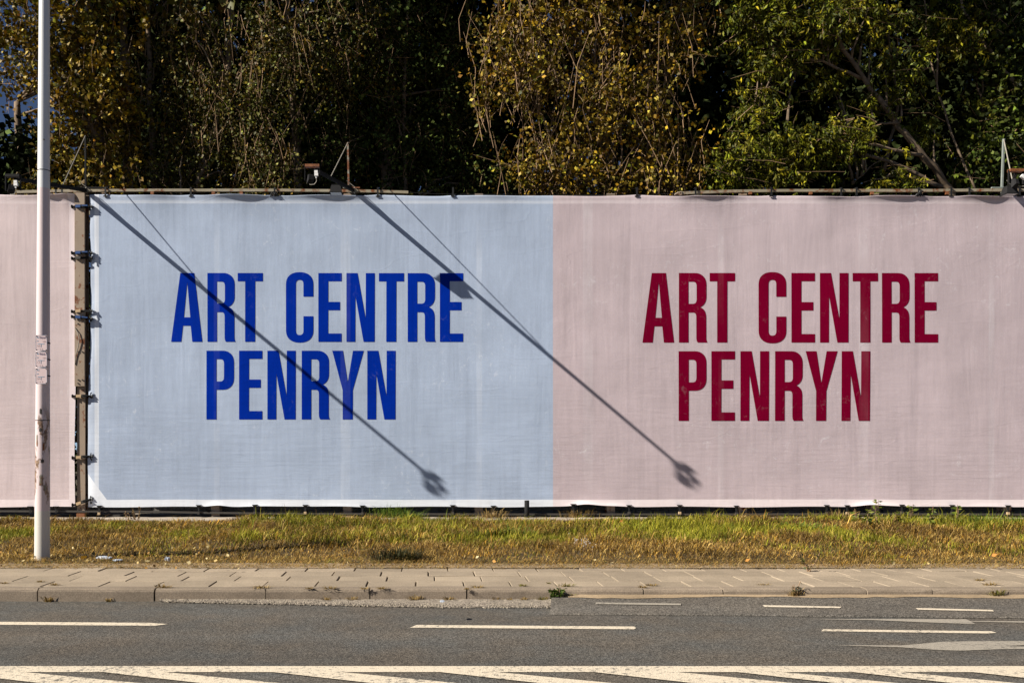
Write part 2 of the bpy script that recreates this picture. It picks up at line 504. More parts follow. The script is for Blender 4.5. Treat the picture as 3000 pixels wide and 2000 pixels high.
# kerb stones
kerb = empty('kerb', (0, KY0, 0)); kerb['kind'] = 'structure'
kj = [-2080, -1700, -1330, -960, -595, -235, 110, 453, 778, 1083, 1368, 1627, 1886, 2119, 2330, 2539, 2732, 2912, 3080, 3240, 3400, 3550, 3700, 3840, 3980, 4110, 4240, 4370]
sK = F / KY0
for i in range(len(kj) - 1):
    x0, x1 = (kj[i] - CX) / sK + 0.006, (kj[i+1] - CX) / sK - 0.006
    dz, dy = random.uniform(-0.004, 0.004), random.uniform(-0.004, 0.004)
    n = 6
    prof = [(0.0, -0.15), (0.0, PAVE - 0.03), (0.008, PAVE - 0.010), (0.028, PAVE), (0.146, PAVE), (0.146, -0.15)]
    vs, fs = [], []
    for k in range(n + 1):
        x = x0 + (x1 - x0) * k / n
        for (yy, zz) in prof:
            wob = random.uniform(-0.0025, 0.0025) if zz > 0.05 else 0
            vs.append((x + (random.uniform(-0.003, 0.003) if k in (0, n) else 0), KY0 + yy + dy + wob, zz + dz + wob))
    m = len(prof)
    for k in range(n):
        for q in range(m - 1):
            fs.append((k*m+q, (k+1)*m+q, (k+1)*m+q+1, k*m+q+1))
    fs += [tuple(range(m))[::-1], tuple(n*m + q for q in range(m))]
    MB().add(vs, fs).build('kerb_stone', M['kerb'], kerb)

# pavement slabs
pav = sheet('pavement', -150, 150, KY1 - 0.004, VY0 + 0.5, PAVE - 0.022, M['joint'])
row_d = 0.365
nrow = 5
for r in range(nrow):
    y0 = KY1 + 0.002 + r * row_d
    ym = y0 + row_d / 2
    s = F / ym
    px = -1080 + r * 61.0 + (47 if r % 2 else 0)
    while px < 4250:
        L = (166 - 0.0235 * min(max(px, -300), 3300)) * (ym / 9.25) ** -0.4
        x0, x1 = (px - CX) / s, (px + L - CX) / s
        g = 0.004 + 0.0035 * random.random()
        g2 = 0.003
        dz = random.uniform(-0.0045, 0.0045)
        vs = MB().box((x0 + g, y0 + g2, PAVE - 0.06), (x1 - g, y0 + row_d - g2, PAVE + dz), 0.005)
        tx, ty = random.uniform(-0.004, 0.004), random.uniform(-0.003, 0.003)
        vs.v = [(a, b, c + (tx * ((a - x0) / (x1 - x0) - .5) + ty * ((b - y0) / row_d - .5) if c > PAVE - 0.04 else 0)) for a, b, c in vs.v]
        vs.build('paver', M['paver'], pav)
        px += L
# plain concrete surface where the slabs can no longer be told apart
for nm, a, b in (('pavement', -150, (-1000 - CX) / (F / 9.3)), ('pavement', (4200 - CX) / (F / 9.3), 150)):
    o = sheet(nm, a, b, KY1, VY0 + 0.4, PAVE, M['paver'])

# verge: uneven soil
VX0, VX1 = -16.0, 19.0
def verge_h(x, y):
    t = np.clip((np.asarray(y) - VY0) / 0.6, 0, 1)
    h = 0.10 * (smooth_noise(x, y, 3, 0.55) - 0.45) + 0.05 * (smooth_noise(x, y, 5, 1.7) - 0.5)
    back = np.clip((np.asarray(y) - 15.9) / 0.9, 0, 1)
    return PAVE - 0.012 + t * (1 - back) * (0.045 + h)
nx, ny = 150, 60
gx, gy = np.meshgrid(np.linspace(VX0, VX1, nx), np.linspace(VY0 - 0.05, 20.0, ny), indexing='ij')
edge = 0.07 * (smooth_noise(gx, gy * 0, 9, 1.3) - 0.5) + 0.05 * (smooth_noise(gx, gy * 0, 19, 4.0) - 0.5)
gyy = gy + edge * (gy < VY0)
vv = np.stack([gx, gyy, verge_h(gx, gy)], -1).reshape(-1, 3)
idx = np.arange(nx * ny).reshape(nx, ny)
ff = np.stack([idx[:-1,:-1], idx[1:,:-1], idx[1:,1:], idx[:-1,1:]], -1).reshape(-1, 4)
verge = np_mesh('verge', vv, ff, M['soil'], smooth=True); verge['kind'] = 'structure'
for nm, a, b in (('verge', -150, VX0), ('verge', VX1, 150)):
    sheet(nm, a, b, VY0, 20, PAVE - 0.01, M['soil'])
sheet('verge', -150, 150, 20, 60, PAVE - 0.01, M['earth'])
# sandy trodden edge between slabs and grass
sm = MB(); vs = []
n = 160
for i in range(n + 1):
    x = -9 + 22 * i / n
    a = 0.05 + 0.07 * float(smooth_noise(x, 0, 31, 1.1)) + 0.03 * random.random()
    b = 0.16 + 0.10 * float(smooth_noise(x, 4, 33, 0.8))
    vs += [(x, VY0 - a, PAVE + 0.006), (x, VY0 + b, PAVE + 0.02)]
sm.add(vs, [(2*i, 2*i+2, 2*i+3, 2*i+1) for i in range(n)])
o = sm.build('sand_edge', M['sand']); tag(o, 'sandy trodden edge between pavement and grass', 'sand', kind='stuff')
# rough concrete footing strip at the billboard foot
fm = MB(); vs = []
n = 140
for i in range(n + 1):
    x = -10 + 24 * i / n
    y0 = 16.35 + 0.35 * float(smooth_noise(x, 1, 41, 0.5)) + 0.12 * float(smooth_noise(x, 1, 43, 2.4))
    vs += [(x, y0, PAVE - 0.02), (x, y0 + 0.06, PAVE + 0.022 + 0.02 * random.random()), (x, 17.0, PAVE + 0.03 + 0.015 * random.random()), (x, 18.2, PAVE + 0.03)]
fs = []
for i in range(n):
    b = i * 4
    fs += [(b+q, b+4+q, b+5+q, b+1+q) for q in range(3)]
o = fm.add(vs, fs).build('concrete_footing', M['footing']); o['kind'] = 'structure'

# ------------------------------------------------------------------ billboard steelwork
BS = 150.0
def bx(px): return (px - CX) / BS
def bz(py): return CAMZ + (HY - py) / BS

frame = empty('billboard_frame', (0, WALL + 0.15, PAVE))
tag(frame, 'long rusty steel frame of posts and rails carrying the big banners', 'billboard frame')
def ibeam(m, xc, y0, w, d, z0, z1, t=0.014):
    m.box((xc - w/2, y0, z0), (xc + w/2, y0 + t, z1))
    m.box((xc - w/2, y0 + d - t, z0), (xc + w/2, y0 + d, z1))
    m.box((xc - 0.006, y0 + t, z0), (xc + 0.006, y0 + d - t, z1))
POSTS = [-153, 236, 628, 1017, 1404, 1793, 2182, 2571, 2960, 3350]
for i, px in enumerate(POSTS):
    m = MB()
    w = 0.16
    ibeam(m, bx(px), WALL + (0.03 if px == 236 else 0.10), w, 0.2, -0.3, bz(563))
    p = m.build('post', M['post'], frame)
    if px == 236:
        q = MB().box((bx(220.5), WALL - 0.036, bz(1131)), (bx(249.5), WALL + 0.028, bz(566)), 0).build('cover_plate', M['post'], p)
        bm = MB()
        for (ax, ay) in [(230, 938), (231, 949), (232, 1031), (243.5, 1031), (232, 1113), (243.5, 1113), (231, 1123)]:
            MB().tube([(bx(ax), WALL - 0.037, bz(ay)), (bx(ax), WALL - 0.052, bz(ay))], 0.014, 6).build('bolt', M['mid_steel'], p)
        cm = MB().tube([(bx(222), WALL - 0.045, bz(961)), (bx(231), WALL - 0.055, bz(975)), (bx(235.5), WALL - 0.06, bz(995)), (bx(232), WALL - 0.055, bz(1018)), (bx(225), WALL - 0.05, bz(1040)), (bx(222), WALL - 0.045, bz(1068))], 0.008, 6)
        cm.build('loose_cable', M['wire'], p)
        # stub at the foot
        MB().box((bx(225), WALL - 0.02, 0.0), (bx(249), WALL + 0.026, bz(1503)), 0).build('foot_plate', M['rust'], p)
    elif 500 < px:
        MB().box((bx(px - 13), WALL + 0.085, bz(1494)), (bx(px + 11), WALL + 0.099, bz(1482) + 0.1)).build('packing_plate', M['post'], p)

def rail(pts, h, mat, d=0.05):
    m = MB()
    P = [Vector((bx(a), WALL + yo, bz(b))) for a, b, yo in pts]
    for a, b in zip(P[:-1], P[1:]):
        t = (b - a)
        m.obox((a + b) / 2, t / 2 * 1.0005, (0, d / 2, 0), Vector((0, 0, h / 2)))
    return m.build('rail', M[mat], frame)
r1 = rail([(48, 561.5, .03), (180, 558.5, .03), (420, 556.5, .03), (820, 556.5, .03), (1000, 558, .03), (1100, 559.5, .03), (1196, 562.5, .03)], 0.050, 'rail')
r2 = rail([(1986, 565.5, .03), (2120, 560, .03), (2300, 557.5, .03), (2700, 557.5, .03), (2900, 556, .03), (3300, 557, .03)], 0.052, 'rail')
rail([(-400, 1495.5, .02), (150, 1497, .02), (400, 1497.5, .02), (590, 1501, .02), (820, 1504, .02), (1100, 1505, .02), (1500, 1506, .02), (2100, 1506, .02), (2500, 1505, .02), (3400, 1507, .02)], 0.035, 'mid_steel')
rail([(-400, 1512, .24), (3400, 1513, .24)], 0.045, 'mid_steel')
rail([(-400, 1030, .35), (3400, 1030, .35)], 0.08, 'rail')
rail([(-400, 610, .35), (3400, 610, .35)], 0.08, 'rail')
for a in (445, 624, 706, 2198, 2375, 2555, 2775):       # small brackets clamped on the top rails
    m = MB().box((bx(a - 4), WALL - 0.003, bz(569)), (bx(a + 5), WALL + 0.06, bz(561)))
    m.build('rail_bracket', M['rust'], frame)
# wire along the banner top between the rails
MB().tube([(bx(1196), WALL + .02, bz(563)), (bx(1280), WALL + .02, bz(568)), (bx(1600), WALL + .02, bz(570.5)), (bx(1900), WALL + .02, bz(571)), (bx(1990), WALL + .02, bz(566))], 0.006, 5).build('tension_wire', M['black'], frame)
m = MB()
for k in range(5):
    m.tube([(bx(1976 + k*2), WALL + .01, bz(571 - 2*(k % 3))), (bx(1984 + k*3), WALL - .01, bz(566 - k)), (bx(1992 + k), WALL + .0, bz(572 - 3*(k % 2)))], 0.012, 5)
m.build('rope_knot', M['post'], frame)

# ------------------------------------------------------------------ banners
TOP_STRAPS = [310, 560, 805, 1107, 1327, 1865, 2037, 2259, 2690, 2838, 2985]
FOLDS = [(455, 70, .4), (700, 95, 1.0), (960, 110, .9), (1440, 100, .3), (2065, 90, .8), (2430, 60, .6), (2620, 110, .9), (2880, 80, 1.0), (150, 40, .9), (200, 22, 1.2), (70, 60, .3)]
LIFTS = [(640, 30, 5), (760, 70, 3), (1715, 40, 7), (1790, 60, 4), (2545, 40, 6), (2600, 55, 4), (2900, 70, 2), (1000, 60, 2)]
def top_edge(px):
    y = 571.5 + 0.0015 * (px - 262) - 0.0000005 * (px - 1600) ** 2
    y += 1.6 * math.sin(px * 0.021) * math.sin(px * 0.0053 + 1)
    for s in TOP_STRAPS:
        y -= 1.6 * math.exp(-((px - s) / 22.0) ** 2)
    return y
def bot_edge(px):
    y = 1484.0 + 1.2 * math.sin(px * 0.017 + 2)
    for c, w, a in LIFTS:
        y -= a * math.exp(-((px - c) / w) ** 2)
    return y
def disp(px, py):
    """how far the cloth stands forward of its plane, metres"""
    t = (py - top_edge(px)) / BS
    d = 0.006 * math.sin(px * 0.004 + 1.3 * math.sin(py * 0.005)) + 0.004 * math.sin(py * 0.009 + px * 0.002)
    for c, w, a in FOLDS:
        q = math.exp(-((px - c) / w) ** 2)
        if q > 0.01:
            g = min(1.0, t / 0.012) * math.exp(-max(0.0, t - 0.012) / 0.075)
            d += 0.095 * a * q * g
    d -= 0.010 * math.exp(-max(t, 0) / 0.012)
    u = (bot_edge(px) - py) / BS
    for c, w, a in LIFTS:
        d += 0.006 * a * math.exp(-((px - c) / w) ** 2) * math.exp(-max(u, 0) / 0.05)
    if px > 240:                                   # left edge pulled back at its ties
        e = (px - 262) / BS
        d -= 0.02 * math.exp(-max(e, 0) / 0.05) * (0.6 + 0.4 * math.cos((py - 742) * 0.047))
        d += 0.012 * math.exp(-((e - 0.09) / 0.05) ** 2) * (0.5 + 0.5 * math.sin(py * 0.012 + 1))
    return d
def banner_side(py):
    return 262 + 3.0 * math.sin((py - 610) * 0.0068) + (2.5 if py < 1100 else 0) - 2

def cloth(name, pa, pb, mat, fine_top=True):
    xs = list(np.arange(pa, pb, 11.0)) + [pb]
    ts = [0, .003, .006, .010, .016, .022, .03, .04, .052, .066, .082, .10, .125, .15] + list(np.linspace(.19, .8, 34)) + list(np.linspace(.82, 1.0, 30))
    # ts is in metres near the top, then a fraction of the height
    vs = []
    for px in xs:
        t0, b0 = top_edge(px), bot_edge(px)
        H = (b0 - t0) / BS
        for j, t in enumerate(ts):
            py = t0 + t * BS if j < 14 else t0 + (0.15 + (t - .15) * (H - .15) / .85) * BS
            ex = px
            if name == 'printed_banner':
                k = math.exp(-(px - pa) / 60.0)
                ex = px + (banner_side(py) - pa) * k
            else:
                k = math.exp(-(pb - px) / 40.0)
                ex = px + (1.5 * math.sin(py * 0.013)) * k
            vs.append((bx(ex), WALL - disp(px, py), bz(py)))
    nr = len(ts)
    fs = [(i*nr+j, i*nr+j+1, (i+1)*nr+j+1, (i+1)*nr+j) for i in range(len(xs)-1) for j in range(nr-1)]
    nb = len(vs)
    # cloth thickness: a back layer joined along the rim
    o = MB().add(vs, fs).build(name, M[mat], None, True)
    return o

banner = cloth('printed_banner', 262, 3480, 'banner')
tag(banner, 'huge banner printed half pale blue and half pale pink with big lettering', 'banner')
banner2 = cloth('pink_banner', -700, 220, 'banner_left')
tag(banner2, 'plain pale pink banner left of the steel post, behind the lamp post', 'banner')

# lettering, outlines in units of 1/1028 of the cap height
def arc(cx, cy, rx, ry, a0, a1, n=10):
    return [(cx + rx * math.cos(math.radians(a0 + (a1 - a0) * i / n)), cy - ry * math.sin(math.radians(a0 + (a1 - a0) * i / n))) for i in range(n + 1)]
def qc(p0, p1, p2, p3, n=9):
    out = []
    for i in range(n + 1):
        t = i / n; u = 1 - t
        out.append(tuple(u**3*a + 3*u*u*t*b + 3*u*t*t*c + t**3*d for a, b, c, d in zip(p0, p1, p2, p3)))
    return out
GL = {}
GL['A'] = [[(139,0),(348,0),(468,1028),(317,1028),(294,788),(178,788),(152,1028),(0,1028)], [(243,128),(288,662),(192,662)]]
GL['T'] = [[(0,0),(376,0),(376,123),(262,123),(260,1028),(110,1028),(112,123),(0,123)]]
GL['E'] = [[(0,0),(349,0),(349,122),(149,122),(148,431),(324,431),(324,555),(148,555),(147,903),(348,903),(348,1028),(0,1028)]]
GL['N'] = [[(0,0),(166,0),(288,688),(290,0),(424,0),(422,1028),(256,1028),(134,338),(132,1028),(0,1028)]]
GL['R'] = [[(0,0),(240,0)] + qc((240,0),(345,0),(408,72),(408,178))[1:] + qc((408,348),(408,425),(375,480),(316,506)) + qc((316,506),(375,530),(404,580),(404,660))[1:] + [(404,950)] + qc((404,950),(404,990),(410,1012),(424,1028))[1:] + [(276,1028)] + qc((276,1028),(262,1008),(257,985),(257,950))[1:] + qc((257,650),(257,605),(240,584),(205,584)) + [(142,584),(142,1028),(0,1028)],
           [(142,128),(205,128)] + qc((205,128),(245,128),(262,152),(262,196))[1:] + qc((262,390),(262,432),(245,456),(205,456)) + [(142,456)]]
GL['P'] = [[(0,0),(245,0)] + qc((245,0),(350,0),(412,70),(412,176))[1:] + qc((412,408),(412,514),(350,584),(245,584)) + [(150,584),(150,1028),(0,1028)],
           [(150,126),(205,126)] + qc((205,126),(245,126),(263,150),(263,196))[1:] + qc((263,390),(263,436),(245,460),(205,460)) + [(150,460)]]
GL['Y'] = [[(0,0),(161,0),(232,474),(310,0),(472,0),(308,590),(306,1028),(156,1028),(156,590)]]
GL['C'] = [[(262,352),(410,352)] + qc((410,170),(410,50),(335,-14),(205,-14)) + qc((205,-14),(75,-14),(0,50),(0,170))[1:] + qc((0,856),(0,976),(75,1040),(205,1040)) + qc((205,1040),(335,1040),(410,976),(410,856))[1:] + [(410,645),(262,645)] + qc((262,860),(262,905),(243,926),(205,926)) + qc((205,926),(167,926),(148,905),(148,860))[1:] + qc((148,170),(148,124),(167,102),(205,102)) + qc((205,102),(243,102),(262,124),(262,170))[1:]]

def glyph(ch, px, py, k, mat):
    cu = bpy.data.curves.new('glyph', 'CURVE')
    cu.dimensions = '2D'; cu.fill_mode = 'FRONT'
    for loop in GL[ch]:
        sp = cu.splines.new('POLY'); sp.points.add(len(loop) - 1); sp.use_cyclic_u = True
        for p, (a, b) in zip(sp.points, loop): p.co = (a, -b, 0, 1)
    tmp = bpy.data.objects.new('tmp', cu)
    me = bpy.data.meshes.new_from_object(tmp)
    bpy.data.objects.remove(tmp); bpy.data.curves.remove(cu)
    bm = bmesh.new(); bm.from_mesh(me); bpy.data.meshes.remove(me)
    for i in range(1, 6):
        bmesh.ops.bisect_plane(bm, geom=bm.verts[:] + bm.edges[:] + bm.faces[:], plane_co=(i * 80, 0, 0), plane_no=(1, 0, 0))
    for i in range(1, 13):
        bmesh.ops.bisect_plane(bm, geom=bm.verts[:] + bm.edges[:] + bm.faces[:], plane_co=(0, -i * 80, 0), plane_no=(0, 1, 0))
    for v in bm.verts:
        qx, qy = px + v.co.x * k, py - v.co.y * k
        v.co = (bx(qx), WALL - disp(qx, qy) - 0.004, bz(qy))
    me = bpy.data.meshes.new('letter'); bm.to_mesh(me); bm.free()
    return link('letter', me, M[mat], banner)
kb, kr = 201 / 1028.0, 203.5 / 1028.0
for ch, x in zip('ARTCENTRE', [501.5, 608, 696.7, 837.9, 932.7, 1015, 1110, 1194.4, 1288.7]): glyph(ch, x, 800, kb, 'ink_blue')
for ch, x in zip('PENRYN', [605, 700.5, 783.5, 884, 973.4, 1076]): glyph(ch, x, 1027, kb, 'ink_blue')
for ch, x in zip('ARTCENTRE', [1881.9, 1988.7, 2078.7, 2221.8, 2318, 2401.5, 2497.5, 2583.4, 2679]): glyph(ch, x, 799.7, kr, 'ink_red')
for ch, x in zip('PENRYN', [1987.6, 2083.5, 2168.5, 2270, 2359.5, 2465]): glyph(ch, x, 1028.6, kr, 'ink_red')

# small black ties at the banner rims
def cone(m, c, r0, r1, h, n=8, down=True):
    s = -1 if down else 1
    m.tube([Vector(c), Vector(c) + Vector((0, 0, s * h))], [r0, r1], n)
for px in TOP_STRAPS + [2463, 2508, 2785]:
    m = MB()
    m.box((bx(px - 2.6), WALL - 0.030, bz(574)), (bx(px + 2.6), WALL - 0.018, bz(551)))
    m.box((bx(px - 2.6), WALL - 0.030, bz(551)), (bx(px + 2.6), WALL + 0.07, bz(550)))
    m.box((bx(px - 6), WALL - 0.028, bz(577)), (bx(px + 6), WALL - 0.012, bz(574)))
    if px in (805, 2690):
        for k in range(7):
            a = random.uniform(-14, 14)
            m.tube([(bx(px), WALL - .05, bz(562 + k)), (bx(px + a * .6), WALL - .06, bz(566 + k)), (bx(px + a), WALL - .035, bz(576 + 2 * (k % 2)))], 0.012, 4)
    m.build('top_tie', M['black'], banner)
for px in (165, 183):
    m = MB()
    m.box((bx(px - 2.6), WALL - 0.030, bz(575)), (bx(px + 2.6), WALL - 0.018, bz(556)))
    m.box((bx(px - 6), WALL - 0.028, bz(577)), (bx(px + 6), WALL - 0.012, bz(574.5)))
    m.build('top_tie', M['black'], banner2)
for i, px in enumerate([292, 583, 747, 895, 1062, 1326, 1445, 1678, 1842, 1990, 2156, 2420, 2480, 2640, 2787, 2950, 3110]):
    m = MB()
    yb = bot_edge(px)
    cone(m, (bx(px), WALL - 0.03, bz(yb - 5)), 0.06, 0.018, 0.045, 8, True)
    m.box((bx(px - 2.2), WALL - 0.035, bz(yb + 17)), (bx(px + 2.2), WALL - 0.020, bz(yb - 1)))
    b = m.build('hem_tie', M['black'], banner)
    MB().box((bx(px - 3.5), WALL - 0.055, bz(yb + 22)), (bx(px + 3.5), WALL - 0.012, bz(yb + 15))).build('buckle', M['strap_tan' if i % 3 == 0 else 'mid_steel'], b)
for px in (90, 166):
    m = MB()
    cone(m, (bx(px), WALL - 0.03, bz(1482)), 0.06, 0.018, 0.045)
    m.box((bx(px - 2.2), WALL - 0.035, bz(1502)), (bx(px + 2.2), WALL - 0.020, bz(1485)))
    m.build('hem_tie', M['black'], banner2)

# ratchet straps pulling the two banners together across the post
RS = [(607, 'strap_blue', 2, 0, 'blue ratchet strap with two buckles, topmost across the steel post'),
      (742, 'strap_blue', 1, 0, 'blue ratchet strap across the post, second from the top'),
      (757, 'mid_steel', 0, 1, 'grey steel clip strap just below the second blue strap'),
      (912, 'strap_tan', 0, 1, 'small tan clip strap just above the third blue strap'),
      (931, 'strap_blue', 1, -3, 'blue ratchet strap above the bolted joint of the post'),
      (1160, 'strap_tan', 1, 0, 'pale tan ratchet strap just below the joint in the post'),
      (1338, 'strap_tan', 1, 2, 'tan and grey ratchet strap low on the steel post'),
      (1470, 'strap_tan', 2, 8, 'slanting ratchet strap at the foot of the steel post')]
for py, mt, nb, sl, lab in RS:
    root = empty('ratchet_strap', (bx(240), WALL, bz(py)))
    tag(root, lab, 'strap', 'straps across the steel post')
    yo = -0.058 if py < 1131 else -0.03
    a, b = Vector((bx(219), WALL + yo, bz(py + sl))), Vector((bx(265), WALL + yo, bz(py - sl)))
    t = (b - a)
    n = Vector((-t.z, 0, t.x)).normalized()
    MB().obox((a + b) / 2 + Vector((0, 0.022, 0)), t / 2, (0, 0.006, 0), n * 0.020).build('webbing', M['dark_steel'], root)
    m = MB()
    m.obox(a + t * 0.30 + Vector((0, 0.005, 0)), t.normalized() * 0.050, (0, 0.026, 0), n * 0.028)
    m.obox(a + t * 0.36 + Vector((0, -0.02, -0.012)), t.normalized() * 0.035, (0, 0.02, 0), n * 0.016)
    m.build('buckle', M[mt], root)
    if nb:
        MB().obox(a + t * 0.62 + Vector((0, 0.0, 0)), t.normalized() * 0.045, (0, 0.026, 0), n * 0.030).build('ratchet', M['lamp' if mt != 'strap_tan' else 'mid_steel'], root)
        MB().obox(a + t * 0.74 + Vector((0, -0.02, 0.01)), t.normalized() * 0.055, (0, 0.018, 0), n * 0.012).build('handle', M['strap_blue' if mt == 'strap_blue' else 'dark_steel'], root)
    for e, sg in ((a, -1), (b, 1)):
        MB().tube([e + Vector((0, 0.02, 0)), e + Vector((sg * 0.045, 0.025, 0))], [0.012, 0.04], 7).build('end_clip', M['black'], root)
    m = MB()
    for k in range(3):
        m.tube([b, b + Vector((0.01, 0.0, 0.03)), b + Vector((random.uniform(0, .04), 0.01, random.uniform(.03, .08)))], 0.007, 4)
        m.tube([b, b + Vector((0.015, 0.0, -0.03)), b + Vector((random.uniform(.01, .05), 0.01, random.uniform(-.09, -.03)))], 0.009, 4)
    m.build('loose_end', M['black'], root)

# ------------------------------------------------------------------ floodlight arms
def floodlight_head(root, tip, axis, matbar, box_side=1, tilt=0.0):
    """U-bracket with rusty cross bar, finned lamp, white ballast box and cable; tip is the bracket centre"""
    br = MB()
    u = Vector((1, 0, 0)); z = Vector((0, 0, 1))
    br.obox(tip + z * 0.03, u * 0.118, (0, 0.045, 0), z * 0.022)
    b = br.build('cross_bar', M[matbar], root)
    for s in (-1, 1):
        MB().obox(tip + u * 0.122 * s - z * 0.085, u * 0.006, (0, 0.018, 0), z * 0.125).build('yoke_side', M['dark_steel'], root)
    lm = MB()
    c = tip - z * 0.185
    f = Vector((-0.3, 0.9, -0.3)).normalized(); w = Vector((0, 0.3, 0.95)); u = w.cross(f).normalized() * -1; w = f.cross(u).normalized()
    c = c - u * 0.03
    lm.frustum(c - f * 0.03, u * 0.04, w * 0.055, c + f * 0.03, u * 0.055, w * 0.085)
    l = lm.build('lamp_housing', M['lamp'], root)
    fm = MB()
    for k in range(7):
        fm.obox(c - f * 0.042 + u * (k - 3) * 0.011, u * 0.0025, f * 0.014, w * 0.05)
    fm.build('cooling_fins', M['lamp'], l)
    gm_ = MB().obox(c + f * 0.032, u * 0.050, f * 0.0015, w * 0.078).build('front_glass', M['glass'], l)
    bxm = MB(); u = Vector((1, 0, 0))
    o = tip + u * 0.07 * box_side + Vector((0, -0.06, -0.085))
    d = Vector((math.sin(tilt), 0, -math.cos(tilt))); e = Vector((math.cos(tilt), 0, math.sin(tilt)))
    bxm.obox(o, e * 0.027, (0, 0.022, 0), d * 0.021)
    bxm.obox(o + d * 0.046 + e * 0.004, e * 0.030, (0, 0.024, 0), d * 0.021)
    bxm.obox(o + d * 0.084, e * 0.011, (0, 0.011, 0), d * 0.017)
    bxm.build('ballast_box', M['white'], root)
    cb = o + d * 0.10
    MB().tube([cb, cb + Vector((0.01, 0, -0.05)), cb + Vector((-0.03 * box_side, 0.01, -0.10)), cb + Vector((-0.10 * box_side, 0.03, -0.10)), cb + Vector((-0.13 * box_side, 0.06, -0.06))], 0.005, 5).build('cable', M['wire'], root)

def flood_arm(px_base, tip, mast_px, mast_top, mast_mat, stay_f, label, bar='rust', cross=(-17, 33), tilt=0.0):
    base = Vector((bx(px_base), WALL + 0.02, bz(557)))
    root = empty('floodlight_gantry', base)
    tag(root, label, 'floodlight', 'floodlight gantries over the billboard')
    end = tip + (base - tip).normalized() * 0.05
    m = MB()
    ax = (end - base).normalized()
    sd = ax.cross(Vector((0, 0, 1))).normalized(); upv = sd.cross(ax)
    m.frustum(base, sd * 0.026, upv * 0.036, end, sd * 0.016, upv * 0.022)
    m.build('arm', M['dark_steel'], root)
    MB().obox(base - ax * 0.03 + Vector((0, .04, 0)), sd * 0.07, ax * 0.05, upv * 0.05).build('arm_socket', M['mid_steel'], root)
    mt = Vector((bx(mast_px + mast_top[0]), WALL + 0.14, bz(mast_top[1])))
    mb = Vector((bx(mast_px), WALL + 0.14, bz(560)))
    q = MB(); t = mt - mb
    q.obox((mt + mb) / 2, t / 2, (0.017, 0, 0), (0, 0.017, 0))
    q.build('mast', M[mast_mat], root)
    q = MB().obox((mb.x + (cross[0] + cross[1]) / 2 / BS, WALL + 0.12, bz(545)), ((cross[1] - cross[0]) / 2 / BS, 0, 0), (0, 0.02, 0), (0, 0, 0.013))
    q.build('cross_bar', M[mast_mat], root)
    att = base + (end - base) * stay_f + Vector((0, 0, 0.03))
    MB().tube([mt, att], 0.009, 5).build('stay_rod', M['wire'], root)
    # loose cable sagging along the arm
    pts = [base + Vector((-0.05, -0.02, 0.0)), base + (end - base) * 0.06 + Vector((-0.02, 0, 0.10)), base + (end - base) * 0.14 + Vector((0, 0, 0.04)), base + (end - base) * 0.3 + Vector((0, 0, -0.035)), end + Vector((0, 0, -0.03))]
    MB().tube(pts, 0.008, 5).build('arm_cable', M['dark_steel'], root)
    MB().tube([base + Vector((0.03, 0, -0.06)), base + Vector((-0.015, -0.05, -0.02)), base + Vector((0.03, -0.05, 0.05)), base + Vector((-0.06, -.06, .12)), base + Vector((-0.12, -.08, .17))], 0.008, 5).build('cable_loop', M['wire'], root)
    floodlight_head(root, tip, ax, bar, 1, tilt)
    return base, end

T2 = W(915, 492, WALL - 2.7)
b2, e2 = flood_arm(1035, T2, 1020, (-3, 411), 'mast', 0.60, 'dark floodlight gantry with rusty mast rising from the middle of the blue banner')
shadow1 = Vector((bx(1265), WALL, bz(1400)))
sv = SUN_T / SUN_T.y
T1 = shadow1 - sv * 2.7
b1, e1 = flood_arm(250, T1, 243, (-1, 390), 'dark_steel', 0.36, 'dark floodlight gantry above the steel post, its lamp left of the lamp post', 'dark_steel', (-62, 68))
T3 = W(2976, 505, WALL - 2.3)
b3, e3 = flood_arm(2962, T3, 2948, (6, 400), 'mast_grey', 0.45, 'grey floodlight gantry with tall pale mast at the right end of the pink banner', 'rust', (-32, 6), 0.9)

def box_flood(c, label, arm_pt):
    root = empty('floodlight', c)
    tag(root, label, 'floodlight', 'box floodlights on the gantries')
    c = Vector(c)
    u, v, z = Vector((1, 0, 0)), Vector((0, 1, 0)), Vector((0, 0, 1))
    h = MB().frustum(c - z * 0.06, u * 0.108, v * 0.10, c + z * 0.055, u * 0.088, v * 0.075)
    h.frustum(c + z * 0.055, u * 0.088, v * 0.075, c + z * 0.085, u * 0.06, v * 0.055)
    hs = h.build('housing', M['lamp'], root)
    r = MB().frustum(c - z * 0.072, u * 0.118, v * 0.11, c - z * 0.056, u * 0.112, v * 0.104).build('rim', M['dark_steel'], root)
    MB().obox(c - z * 0.074, u * 0.10, v * 0.09, z * 0.0015).build('front_glass', M['glass'], root)
    f = MB()
    for k in range(11):
        f.obox(c + z * 0.062 + u * (k - 5) * 0.0155, u * 0.003, v * 0.07, z * 0.024)
    f.build('cooling_fins', M['lamp'], hs)
    MB().tube([c + z * 0.08, arm_pt], 0.014, 6).build('hanger', M['dark_steel'], root)
box_flood(W(985, 556, WALL - 0.85), 'charcoal box floodlight hanging over the top of the blue banner', b2 + (e2 - b2) * 0.315)
box_flood(W(2957, 560, WALL - 0.72), 'charcoal box floodlight hanging over the pink banner below the pale mast', b3 + (e3 - b3) * 0.30)

